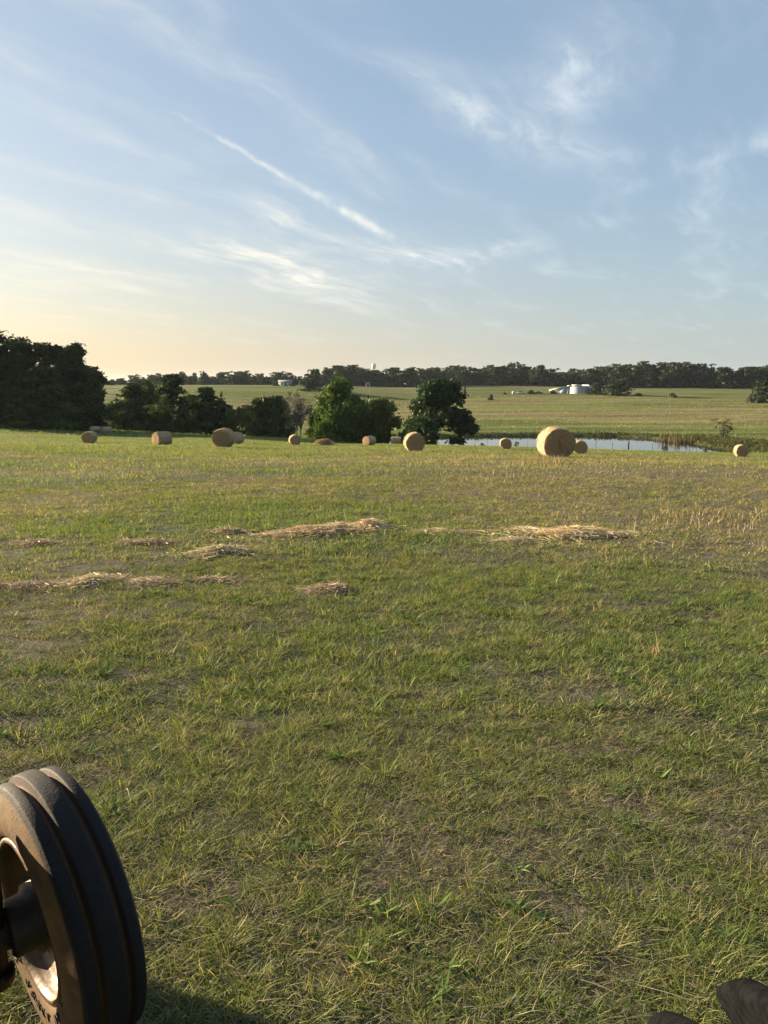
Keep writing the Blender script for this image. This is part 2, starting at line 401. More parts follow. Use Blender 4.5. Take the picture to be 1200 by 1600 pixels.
def build_ground():
    azs = np.concatenate([np.linspace(-math.pi, -.62, 40, endpoint=False), np.linspace(-.62, .62, 300, endpoint=False), np.linspace(.62, math.pi, 40, endpoint=False)])
    ds = np.concatenate([np.geomspace(.35, 100, 240, endpoint=False), np.geomspace(100, 700, 240, endpoint=False), np.geomspace(700, 8000, 30)])
    A, Dd = np.meshgrid(azs, ds); x = Dd * np.sin(A); y = Dd * np.cos(A)
    z = ground(x, y)
    na, nd = len(azs), len(ds)
    V = np.stack([x, y, z], -1).reshape(-1, 3); V = np.concatenate([V, [[0, 0, 0]]])
    i = np.arange(nd - 1)[:, None] * na; k = np.arange(na)[None]; k2 = (k + 1) % na
    Q = np.stack([i + k, i + na + k, i + na + k2, i + k2], -1).reshape(-1, 4)
    T = np.stack([np.full(na, nd * na), np.arange(na), (np.arange(na) + 1) % na], -1)
    fx, fy = V[:, 0], V[:, 1]; d = np.hypot(fx, fy)
    fm = field_mix(fx, fy)[:, None]; rm = far_mix(fx, fy)[:, None]
    near = np.array([.072, .078, .048]) * (1 - fm) + np.array([.112, .102, .068]) * fm
    mid = np.array([.095, .125, .032]) * (1 - fm) + np.array([.175, .150, .060]) * fm
    far = np.array([.084, .108, .024]) * (1 - rm) + np.array([.145, .128, .056]) * rm
    k1 = sstep(14, 40, d)[:, None]; k2_ = sstep(112, 150, d)[:, None]
    c = near * (1 - k1) + mid * k1; c = c * (1 - k2_) + far * k2_
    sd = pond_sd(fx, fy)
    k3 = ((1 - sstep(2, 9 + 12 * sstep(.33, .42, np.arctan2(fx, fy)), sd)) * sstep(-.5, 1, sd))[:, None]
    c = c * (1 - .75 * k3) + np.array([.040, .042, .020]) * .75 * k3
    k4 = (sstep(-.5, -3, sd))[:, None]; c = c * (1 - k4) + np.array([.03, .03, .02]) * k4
    m, g, out = new_mat('field_ground')
    a = g.node('ShaderNodeAttribute', attribute_name='tint').outputs['Color']
    co = coords(g)
    n1 = g.noise(co, 9, 6, .65); n2 = g.noise(co, 45, 4, .6)
    pos = g.sep(co); st = g.noise(g.comb(g.m('MULTIPLY', pos[0], .010), g.m('MULTIPLY', pos[1], .13), 0.0), 1.0, 6, .68)
    far_f = g.step(pos[1], 110, 160)
    f = g.m('ADD', g.m('MULTIPLY', g.step(n1, .3, .7), .7), g.m('MULTIPLY', n2, .5))
    f = g.m('ADD', g.m('ADD', .42, g.m('MULTIPLY', f, .85)), 0.0)
    ff = g.m('ADD', .52, g.m('MULTIPLY', g.step(st, .36, .64), .85))
    fac = g.m('ADD', g.m('MULTIPLY', f, g.m('SUBTRACT', 1.0, far_f)), g.m('MULTIPLY', ff, far_f))
    c2 = g.vm('SCALE', a); g.nt.nodes[-1].operation
    sc = [n for n in g.nt.nodes if n.bl_idname == 'ShaderNodeVectorMath'][-1]; g.put(sc.inputs['Scale'], fac)
    principled(g, out, sc.outputs[0], .95, 0, g.bump(g.m('ADD', n1, g.m('MULTIPLY', n2, .5)), .9, .05), .1)
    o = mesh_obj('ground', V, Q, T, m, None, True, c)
    tag(o, 'cut hay field falling to a pond and rising to the far hill', 'ground', kind='structure')
build_ground()

# ------------------------------------------------------------------ pond
def build_pond():
    m, g, out = new_mat('pond_water'); co = coords(g)
    rip = g.noise(g.comb(g.m('MULTIPLY', g.sep(co)[0], .35), g.sep(co)[1], 0.0), 1.6, 4, .5)
    p = principled(g, out, (.012, .018, .016), .03, 0, g.bump(rip, .02, .03)); p.inputs['IOR'].default_value = 2.1
    c = PP.mean(0); outer = np.array([p_ + (p_ - c) / np.linalg.norm(p_ - c) * 1.0 for p_ in PP])
    bm = bmesh.new(); vs = [bm.verts.new((p_[0], p_[1], WATER)) for p_ in outer]
    f = bm.faces.new(vs); bmesh.ops.triangulate(bm, faces=[f]); bmesh.ops.recalc_face_normals(bm, faces=bm.faces)
    for f in bm.faces:
        if f.normal.z < 0: f.normal_flip()
    me = bpy.data.meshes.new('pond_water'); bm.to_mesh(me); bm.free(); me.materials.append(m)
    o = link(bpy.data.objects.new('pond_water', me))
    tag(o, 'still farm pond mirroring the pale sky below the field', 'pond', kind='structure')
build_pond()

# ------------------------------------------------------------------ blades
def blades(x, y, z, h, w, az, lean, curl, col, nseg, rng, tipcol=1.15, rootcol=.8):
    n = len(x); rows = nseg + 1
    s = np.linspace(0, 1, rows)
    dirx, diry = np.sin(az), np.cos(az)
    hl = h[:, None] * (lean[:, None] * s + curl[:, None] * s * s)
    up = h[:, None] * (s - .35 * curl[:, None] * s * s) / np.sqrt(1 + lean[:, None]**2 * .6)
    side = az + math.pi / 2 + rng.normal(0, .5, n)
    cx = x[:, None] + dirx[:, None] * hl; cy = y[:, None] + diry[:, None] * hl; cz = z[:, None] + np.maximum(up, .003)
    ww = (w[:, None] * (1 - .75 * s) * .5)
    sx = np.sin(side)[:, None] * ww; sy = np.cos(side)[:, None] * ww
    nv = 2 * nseg + 1
    V = np.zeros((n, nv, 3))
    for i in range(nseg):
        V[:, 2*i] = np.stack([cx[:, i] - sx[:, i], cy[:, i] - sy[:, i], cz[:, i]], -1)
        V[:, 2*i+1] = np.stack([cx[:, i] + sx[:, i], cy[:, i] + sy[:, i], cz[:, i]], -1)
    V[:, -1] = np.stack([cx[:, -1], cy[:, -1], cz[:, -1]], -1)
    b = (np.arange(n) * nv)[:, None]
    Q = np.concatenate([b + np.array([2*i, 2*i+1, 2*i+3, 2*i+2]) for i in range(nseg - 1)]) if nseg > 1 else np.zeros((0, 4), int)
    T = b + np.array([2*nseg-2, 2*nseg-1, 2*nseg])
    C = np.repeat(col[:, None, :], nv, 1)
    return V.reshape(-1, 3), Q, T, C.reshape(-1, 3)
class Blades:
    def __init__(s): s.V = []; s.Q = []; s.T = []; s.C = []; s.n = 0
    def add(s, r):
        V, Q, T, C = r; s.V.append(V); s.Q.append(Q + s.n); s.T.append(T + s.n); s.C.append(C); s.n += len(V)
    def build(s, name, mat, parent=None):
        return mesh_obj(name, np.concatenate(s.V), np.concatenate(s.Q), np.concatenate(s.T), mat, parent, False, np.concatenate(s.C))
GREEN_A, GREEN_B = np.array([.098, .140, .036]), np.array([.180, .210, .070])
DRY_A, DRY_B = np.array([.235, .190, .085]), np.array([.400, .320, .170])
THATCH_A, THATCH_B = np.array([.100, .094, .070]), np.array([.250, .228, .178])
def lerp(a, b, t): return a + (b - a) * t
WHEEL_C = np.array([-.958, 2.056]); WHEEL_T = np.array([-.676, .737])
def scatter(rng, n, d0, d1, half=.66):
    d = np.sqrt(rng.uniform(d0 * d0, d1 * d1, n)); a = rng.uniform(-half, half, n)
    return d * np.sin(a), d * np.cos(a)
def bareness(x, y):
    """patches where the mower left mostly thatch"""
    return sstep(.52, .66, .7 * fbm(x * 2.9 + 40, y * 2.9 + 3, 3) + .3 * fbm(x * .6 + 11, y * .6, 2))
def build_grass():
    rng = np.random.default_rng(11)
    B = Blades()
    def zone(d0, d1, tufts, per, spread, h, w, nseg, dry_p, leanm):
        n = tufts
        tx, ty = scatter(rng, n, d0, d1)
        fm = (far_mix(tx, ty) * 1.25 if d0 > 100 else field_mix(tx, ty)) * (1 - .45 * sstep(25, 60, np.hypot(tx, ty))) * (.50 + .50 * sstep(3, 10, np.hypot(tx, ty)))
        bare = bareness(tx, ty)
        keep = rng.random(n) < (1.0 - .62 * bare) * (1.0 - .4 * fm)
        tx, ty, fm = tx[keep], ty[keep], fm[keep]; n = len(tx)
        th = rng.lognormal(0, .28, n) * (1.12 - .35 * fm) * (.75 + .6 * fbm(tx * .8 + 5, ty * .8, 2))
        tdry = rng.random(n) < np.clip(.03 + dry_p * fm**1.5, 0, .9)
        tg = rng.random(n)
        k = rng.poisson(per, n); k[k < 2] = 2
        idx = np.repeat(np.arange(n), k); N = len(idx)
        ox, oy = rng.normal(0, spread, N), rng.normal(0, spread, N); x = tx[idx] + ox; y = ty[idx] + oy; oaz = np.arctan2(ox, oy) + rng.normal(0, .9, N)
        sd = pond_sd(x, y) if d1 > 90 else np.full(N, 99.)
        ok = sd > 2
        q = np.stack([x, y], -1) - WHEEL_C
        ok &= ~((np.abs(q @ WHEEL_T) < .16) & (np.abs(q @ np.array([WHEEL_T[1], -WHEEL_T[0]])) < .10))
        x, y, idx, oaz = x[ok], y[ok], idx[ok], oaz[ok]; N = len(x)
        z = ground(x, y)
        c = lerp(GREEN_A, GREEN_B, np.clip(tg[idx] * .6 + rng.random(N) * .5, 0, 1)[:, None])
        yl = np.clip(fm[idx] * .75 + rng.normal(0, .15, N), 0, 1)[:, None]
        c = lerp(c, np.array([.185, .175, .045]), yl * .75)
        isd = tdry[idx] | (rng.random(N) < .025 + .07 * fm[idx])
        cd = lerp(DRY_A, DRY_B, rng.random(N)[:, None])
        c = np.where(isd[:, None], cd, c) * (rng.uniform(.75, 1.2, N)[:, None])
        hh = h * th[idx] * rng.uniform(.55, 1.25, N)
        B.add(blades(x, y, z - .005, hh, w * rng.uniform(.6, 1.3, N), oaz,
                     np.abs(rng.normal(leanm, .4, N)), rng.uniform(0, .75, N), c, nseg, rng))
    zone(1.3, 4.2, 8200, 24, .020, .046, .0036, 3, .30, .8)
    zone(4.2, 8.5, 15000, 19, .030, .046, .0050, 2, .38, .75)
    zone(8.5, 18, 27000, 13, .050, .050, .0080, 2, .45, .6)
    zone(118, 430, 60000, 3, .5, .26, .20, 1, .8, .5)
    zone(18, 42, 30000, 8, .14, .07, .016, 1, .5, .45)
    zone(42, 118, 42000, 6, .35, .085, .038, 1, .45, .4)
    n = 260; wx, wy = scatter(rng, n, 1.6, 9); k = 9; idx = np.repeat(np.arange(n), k); N = len(idx)
    B.add(blades(wx[idx] + rng.normal(0, .008, N), wy[idx] + rng.normal(0, .008, N), ground(wx, wy)[idx] + .01, rng.uniform(.03, .07, N), rng.uniform(.011, .022, N), rng.uniform(0, 6.283, N),
                 rng.uniform(.7, 1.4, N), rng.uniform(0, .5, N), lerp(np.array([.07, .12, .03]), np.array([.14, .19, .06]), rng.random(N)[:, None]), 3, rng))
    o = B.build('field_grass', M['grass'])
    tag(o, 'short mown green grass with yellowing blades covering the hay field', 'grass', kind='stuff')
    # dry clippings lying between the blades
    B = Blades()
    for d0, d1, n, L, w in ((1.3, 4.2, 70000, .024, .0030), (4.2, 9, 70000, .032, .0042), (9, 20, 34000, .10, .007), (20, 45, 16000, .2, .014)):
        x, y = scatter(rng, n, d0, d1); fm = field_mix(x, y)
        patch = fbm(x * 1.4 + 31, y * 1.4 + 12, 3)
        ok = rng.random(n) < np.clip(.22 + .35 * fm + .9 * bareness(x, y), .06, 1); x, y, fm = x[ok], y[ok], fm[ok]; N = len(x)
        t = rng.random(N)[:, None]
        c = lerp(THATCH_A, THATCH_B, t); st = rng.random(N) < .10 + .10 * fm
        c = np.where(st[:, None], lerp(DRY_A, DRY_B, rng.random(N)[:, None]), c)
        B.add(blades(x, y, ground(x, y) + rng.uniform(0, .03, N) * (1 + .5 * (d0 > 8)), L * rng.lognormal(0, .4, N), w * rng.uniform(.6, 1.3, N), rng.uniform(0, 6.283, N),
                     rng.uniform(2.0, 6, N) * .35, rng.uniform(0, .6, N), c, 2, rng))
    # a few long pale stems
    n = 110; x, y = scatter(rng, n, 1.6, 12)
    B.add(blades(x, y, ground(x, y) + rng.uniform(.01, .06, n), rng.uniform(.07, .20, n), rng.uniform(.003, .0055, n), rng.uniform(0, 6.283, n),
                 rng.uniform(.3, 1.2, n), rng.uniform(.3, 2.0, n), lerp(DRY_B * .9, np.array([.55, .46, .30]), rng.random(n)[:, None]), 5, rng))
    # standing dry tufts
    for u, d, k, s_, hh in ((850, 23, 150, .4, .34), (800, 17, 260, .9, .14), (1040, 5.6, 16, .02, .22), (1110, 12, 260, .6, .12), (980, 9, 90, .4, .11), (720, 24, 200, 1.0, .14), (1190, 12, 160, .7, .13)):
        p = at(u, 700, d); x = p[0] + rng.normal(0, s_, k); y = p[1] + rng.normal(0, s_, k)
        B.add(blades(x, y, ground(x, y), hh * rng.uniform(.4, 1.1, k), np.full(k, .004 + .0006 * d), rng.uniform(0, 6.283, k), np.abs(rng.normal(.25, .2, k)), rng.uniform(0, .4, k),
                     lerp(DRY_A, DRY_B, rng.random(k)[:, None]), 2, rng))
    o = B.build('dry_clippings', M['straw'])
    tag(o, 'dry brown clippings and pale stalks scattered among the grass', 'dry grass', kind='stuff')
build_grass()

# ------------------------------------------------------------------ loose hay left in rows
HAY = [  # u, distance, half length, half depth, turn, strands, height, label
    (505, 10.1, .80, .26, 14, 1500, .16, 'long mound of loose golden hay left of the middle of the field'),
    (575, 10.4, .30, .22, 25, 500, .17, 'bright humped tip of hay at the right end of the long golden mound'),
    (890, 10.3, .82, .30, -8, 1500, .15, 'wide loose hay mound on the right half of the field below the largest bale'),
    (335, 9.0, .36, .18, 18, 650, .09, 'small grey hay wisp just left of and below the long golden mound'),
    (215, 9.9, .46, .14, -6, 600, .08, 'thin flat strip of grey hay at far left above the curved wisp'),
    (130, 7.9, .26, .14, 20, 620, .11, 'curved tangled wisp of grey hay at the left side of the field'),
    (35, 8.0, .45, .10, 0, 520, .06, 'flat faded hay streak running off the left edge of the view'),
    (225, 7.7, .22, .10, -8, 380, .06, 'little dull hay patch between the curved wisp and a pale strip'),
    (330, 7.65, .26, .07, 4, 380, .05, 'narrow pale strip of straw lying flat in green grass'),
    (507, 7.15, .20, .13, 5, 420, .09, 'single small tuft of grey hay below the long golden mound'),
    (352, 10.4, .22, .12, 0, 320, .07, 'small low hay heap above and left of the long golden mound'),
    (40, 10.4, .25, .12, 5, 300, .06, 'faint hay scrap near the left edge above the flat streak'),
    (690, 10.2, .50, .14, 6, 420, .05, 'sparse broken hay row between the two largest mounds'),
    (800, 9.7, .30, .12, 10, 320, .05, 'sparse low hay patch at the left foot of the wide mound'),
]
def strands(rng, n, cx, cy, hx, hy, rot, H, L, w):
    """curved hay stalks lying over a low mound; returns blade geometry"""
    a = rng.uniform(0, 6.283, n); r = np.minimum(np.abs(rng.normal(0, .55, n)), 1.6)
    lx, ly = hx * r * np.cos(a), hy * r * np.sin(a)
    ly += hy * .7 * (fbm(lx * 3 + cx, ly * 0 + cy, 2) - .5)
    c, s = math.cos(rot), math.sin(rot)
    x = cx + lx * c - ly * s; y = cy + lx * s + ly * c
    hump = .45 + .9 * fbm(lx * 4 + 9 + cx, ly * 4 + cy, 2)
    z = ground(x, y) + H * np.maximum(1 - r * r * .9, .03) * hump * rng.random(n)**.5
    th = rng.normal(math.pi / 2 - rot, 1.0, n) + math.pi * (rng.random(n) < .5)
    k = 5; ss = np.linspace(-.5, .5, k); LL = L * rng.lognormal(0, .35, n)
    bend = rng.normal(0, .8, n); arch = rng.uniform(-.1, .25, n)
    ang = th[:, None] + bend[:, None] * ss
    px = x[:, None] + LL[:, None] * ss * np.sin(ang); py = y[:, None] + LL[:, None] * ss * np.cos(ang)
    pz = z[:, None] + LL[:, None] * (arch[:, None] * (.25 - ss**2) + rng.normal(0, .12, n)[:, None] * ss)
    pz = np.maximum(pz, ground(px, py) + .008)
    ww = w * rng.uniform(.6, 1.3, n) / 2
    nx = np.cos(ang) * ww[:, None]; ny = -np.sin(ang) * ww[:, None]; tilt = rng.normal(0, .6, n)[:, None] * ww[:, None]
    A_ = np.stack([px - nx, py - ny, pz - tilt], -1); B_ = np.stack([px + nx, py + ny, pz + tilt], -1)
    V = np.stack([A_, B_], 2).reshape(n, 2 * k, 3)
    b = (np.arange(n) * 2 * k)[:, None]
    Q = np.concatenate([b + np.array([2*i, 2*i+1, 2*i+3, 2*i+2]) for i in range(k - 1)])
    return V.reshape(-1, 3), Q, k
def build_hay():
    rng = np.random.default_rng(23)
    for u, d, hx, hy, rot, n, H, lab in HAY:
        p = at(u, 700, d)
        gold = 1.0 if H > .12 else .45
        V, Q, k = strands(rng, int(n * 1.8), p[0], p[1], hx * 1.25, hy * 1.55, R(rot), H * .66, .15, .0046); n = int(n * 1.8)
        c = lerp(lerp(np.array([.28, .235, .16]), np.array([.40, .32, .20]), gold), lerp(np.array([.52, .45, .33]), np.array([.74, .60, .40]), gold), rng.random(n)[:, None])
        C = np.repeat(c, 2 * k, 0)
        z0 = gz(p[0], p[1])
        o = mesh_obj('loose_hay', V - np.array([p[0], p[1], z0]), Q, None, M['straw'], None, False, C)
        o.location = (p[0], p[1], z0)
        tag(o, lab, 'hay', 'loose hay left on the field')
build_hay()

# ------------------------------------------------------------------ round bales
def mats_bale():
    m, g, out = new_mat('bale_wrapped_side'); co = coords(g); s = g.sep(co)
    # object space: axis of the bale = X
    ang = g.m('ARCTAN2', s[2], s[1])
    n = g.noise(g.comb(g.m('MULTIPLY', s[0], 16.0), g.m('MULTIPLY', ang, 1.6), 0.0), 2.0, 6, .65, .4)
    n2 = g.noise(co, 3.0, 4, .6)
    c = g.mix(g.step(n, .35, .68), (.18, .125, .065), (.42, .325, .205)); c = g.mix(g.m('MULTIPLY', g.step(n2, .4, .65), .5), c, (.42, .36, .28))
    principled(g, out, c, .9, 0, g.bump(n, 1.0, .04), .15); M['bale_side'] = m
    m, g, out = new_mat('bale_end_face'); co = coords(g); s = g.sep(co)
    r = g.m('POWER', g.m('ADD', g.m('MULTIPLY', s[1], s[1]), g.m('MULTIPLY', s[2], s[2])), .5)
    ang = g.m('ARCTAN2', s[2], s[1])
    wob = g.noise(co, 3.5, 4, .6)
    ph = g.m('ADD', g.m('MULTIPLY', g.m('ADD', r, g.m('MULTIPLY', wob, .22)), 62.0), ang)
    ring = g.m('ADD', .5, g.m('MULTIPLY', g.m('SINE', ph), .5))
    fn = g.noise(g.comb(g.m('MULTIPLY', r, 40.0), g.m('MULTIPLY', ang, 3.0), 0.0), 1.5, 6, .7)
    f = g.m('ADD', g.m('MULTIPLY', ring, .12), g.m('MULTIPLY', fn, .88))
    c = g.mix(g.step(f, .3, .72), (.15, .10, .05), (.43, .31, .175))
    core = g.m('SUBTRACT', 1.0, g.step(r, .0, .45)); c = g.mix(g.m('MULTIPLY', core, .35), c, (.42, .22, .10))
    principled(g, out, c, .95, 0, g.bump(f, 1.0, .06), .1); M['bale_face'] = m
mats_bale()
def bale(u, d, diam, length, psi, lab, detail=1, tilt=0.0, seed=0):
    rng = np.random.default_rng(100 + seed)
    p = at(u, 700, d); x, y = p[0], p[1]
    toward = math.atan2(-x, -y)                     # azimuth from the bale to the viewer
    az = toward - R(psi)                            # face normal azimuth; psi > 0 turns the face to the right in the picture
    r = diam / 2
    n = 64 if detail else 40; nx = 9
    hl = length / 2; zmin = -r * .90                # hay sags flat where it rests
    prof = lambda th, t: r * (1 + .040 * math.sin(2 * th + seed) + .030 * math.sin(3 * th + 2.1 * seed) + .018 * math.sin(7 * th + seed)) * (1 - .05 * abs(t)**6)
    # axis along local X
    side_v = []; ths = np.linspace(0, 2 * math.pi, n, endpoint=False)
    jit = rng.normal(0, .008, (nx, n)) * diam
    for i in range(nx):
        t = -1 + 2 * i / (nx - 1)
        for k, th in enumerate(ths):
            rr = prof(th, t) + jit[i, k]
            side_v.append((hl * t, rr * math.cos(th), max(rr * math.sin(th), zmin)))
    q = [(i*n+k, (i+1)*n+k, (i+1)*n+(k+1)%n, i*n+(k+1)%n) for i in range(nx-1) for k in range(n)]
    z0 = gz(x, y)
    root = empty('hay_bale', (x, y, z0 - .01), 0)
    root.rotation_euler = (0, 0, -az + math.pi / 2)
    tag(root, lab, 'hay bale', 'round hay bales on the field')
    o = mesh_obj('wrapped_side', side_v, q, None, M['bale_side'], root, True); o.location = (0, 0, -zmin)
    for sgn in (1, -1):
        i = nx - 1 if sgn > 0 else 0
        edge = np.array(side_v[i*n:(i+1)*n]); V = [edge]; fr = (.8, .55, .3, .1)
        for f in fr:
            e = edge * [1, f, f]; e[:, 0] = sgn * (hl + .035 * diam * (1 - f * f) + rng.normal(0, .006, n) * diam); V.append(e)
        V.append([[sgn * (hl + .03 * diam), 0, 0]]); V = np.concatenate(V); m_ = len(fr) + 1
        q = [(a*n+k, a*n+(k+1)%n, (a+1)*n+(k+1)%n, (a+1)*n+k) for a in range(m_-1) for k in range(n)]
        tr = [((m_-1)*n+k, (m_-1)*n+(k+1)%n, m_*n) for k in range(n)]
        if sgn < 0: q = [f[::-1] for f in q]; tr = [f[::-1] for f in tr]
        o = mesh_obj('end_face', V, q, tr, M['bale_face'], root, True); o.location = (0, 0, -zmin)
    # stray stalks sticking out
    ns = 2600 if detail else 350
    th = rng.uniform(0, 2 * math.pi, ns); tx = rng.uniform(-1, 1, ns); onf = rng.random(ns) < .45
    rr = np.where(onf, r * np.sqrt(rng.random(ns)), r * 1.005)
    X = np.where(onf, hl * 1.02 * np.sign(tx), hl * tx)
    Pp = np.stack([X, rr * np.cos(th), np.maximum(rr * np.sin(th), zmin)], -1)
    N = np.where(onf[:, None], np.stack([np.sign(tx), 0 * th, 0 * th], -1), np.stack([0 * th, np.cos(th), np.sin(th)], -1))
    tang = np.stack([rng.normal(0, .35, ns), -np.sin(th), np.cos(th)], -1) * np.sign(rng.normal(size=ns))[:, None]
    L = rng.uniform(.06, .20, ns)[:, None] * (diam / 1.4); w = np.where(detail, .006, .02) * rng.uniform(.6, 1.2, ns)[:, None]
    E = Pp + tang * L + N * rng.uniform(.0, .35, ns)[:, None] * L
    E[:, 2] = np.maximum(E[:, 2], zmin + .01)
    sd_ = np.cross(tang, N); sd_ /= np.linalg.norm(sd_, axis=1)[:, None] + 1e-9
    V = np.stack([Pp - sd_ * w, Pp + sd_ * w, E], 1).reshape(-1, 3)
    C = np.repeat(lerp(np.array([.30, .22, .12]), np.array([.60, .48, .30]), rng.random(ns)[:, None]), 3, 0)
    o = mesh_obj('stray_stalks', V, None, np.arange(3 * ns).reshape(-1, 3), M['straw'], root, False, C); o.location = (0, 0, -zmin)
    o['kind'] = 'stuff'
    return root
bale(868, 33, 1.34, 1.2, 16, 'largest and nearest golden round hay bale, its left side glowing in low sun', 1, seed=1)
bale(905, 70, 1.25, 1.2, 12, 'small round bale right beside the largest bale in front of the pond', 1, seed=2)
bale(790, 85, 1.25, 1.2, 4, 'round bale standing alone left of the largest bale with pond behind', 1, seed=3)
bale(1158, 86, 1.25, 1.2, 14, 'sunlit round bale farthest right, beyond the narrow end of the pond', 1, seed=4)
bale(647, 49, 1.25, 1.2, 8, 'spiral faced round bale directly below the dark waterside tree', 1, seed=5)
bale(619, 108, 1.15, 1.3, 80, 'tiny pale bale seen side on just left of the spiral faced bale', 0, seed=6)
bale(577, 92, 1.15, 1.2, -42, 'small bale below the broad green tree, its end turned left', 0, seed=7)
bale(461, 84, 1.2, 1.2, 6, 'lone small bale standing between the bale pair and a slumped heap', 0, seed=8)
bale(350, 52, 1.3, 1.2, -17, 'big round bale in front of its overlapping pair partner, left of centre', 1, seed=9)
bale(369, 78, 1.2, 1.2, -35, 'small bale half hidden behind the right shoulder of a bigger bale', 0, seed=10)
bale(254, 72, 1.22, 1.35, -58, 'bale lying side on with a pale grey side and orange lit end', 1, seed=11)
bale(141, 82, 1.22, 1.2, -24, 'brown round bale in front of the dark left hand wood', 0, seed=12)
bale(150, 138, 1.15, 1.5, -72, 'left one of two tiny pale bales at the foot of the dark wood', 0, seed=13)
bale(167, 137, 1.2, 1.5, -68, 'right one of two tiny pale bales at the foot of the dark wood', 0, seed=14)
def slumped():
    rng = np.random.default_rng(77); p = at(507, 700, 86); z0 = gz(p[0], p[1])
    mb = []; n = 1400
    V, Q, k = strands(rng, n, p[0], p[1], 1.25, .55, 0, .75, .45, .03)
    C = np.repeat(lerp(np.array([.36, .29, .19]), np.array([.60, .49, .33]), rng.random(n)[:, None]), 2 * k, 0)
    o = mesh_obj('hay_heap', V - np.array([p[0], p[1], z0]), Q, None, M['straw'], None, False, C); o.location = (p[0], p[1], z0)
    tag(o, 'slumped burst bale lying as a low tan heap at the field crest', 'hay heap')
slumped()

# ------------------------------------------------------------------ trees
def crown_points(rng, kind, W, H, H0, nclump):
    """clump centres and radii for a crown between heights H0 and H, width W"""
    P = []; 
    if kind == 'pine':
        nl = 9
        for i in range(nl):
            f = i / (nl - 1); z = H0 + (H - H0) * (f**.9)
            rad = W / 2 * (1.0 - .55 * f) * rng.uniform(.7, 1.1)
            if f > .9: rad *= .5
            for k in range(max(3, int(nclump / nl))):
                a = rng.uniform(0, 6.283); r = rad * rng.random()**.6
                P.append((r * math.cos(a), r * math.sin(a), z + rng.normal(0, .012) * H, W * rng.uniform(.08, .13), .45))
    else:
        lobes = []
        for i in range(rng.integers(5, 8)):
            a = rng.uniform(0, 6.283); f = rng.random()
            z = H0 + (H - H0) * (.22 + .68 * f); r = W * .30 * rng.uniform(.35, 1) * (1 - .5 * f * f)
            lobes.append((r * math.cos(a), r * math.sin(a), z, W * rng.uniform(.20, .30)))
        lobes.append((0, 0, H - W * .20, W * .22)); lobes.append((0, 0, H0 + (H - H0) * .45, W * .38))
        for i in range(nclump):
            l = lobes[rng.integers(len(lobes))]
            v = rng.normal(size=3); v /= np.linalg.norm(v); q = rng.random()**.35
            z = l[2] + v[2] * l[3] * q * (.95 if H - H0 > W * .7 else .7)
            z = min(max(z, H0 + .02 * H), H)
            P.append((l[0] + v[0] * l[3] * q, l[1] + v[1] * l[3] * q, z, W * rng.uniform(.05, .095), .75))
    return np.array(P)
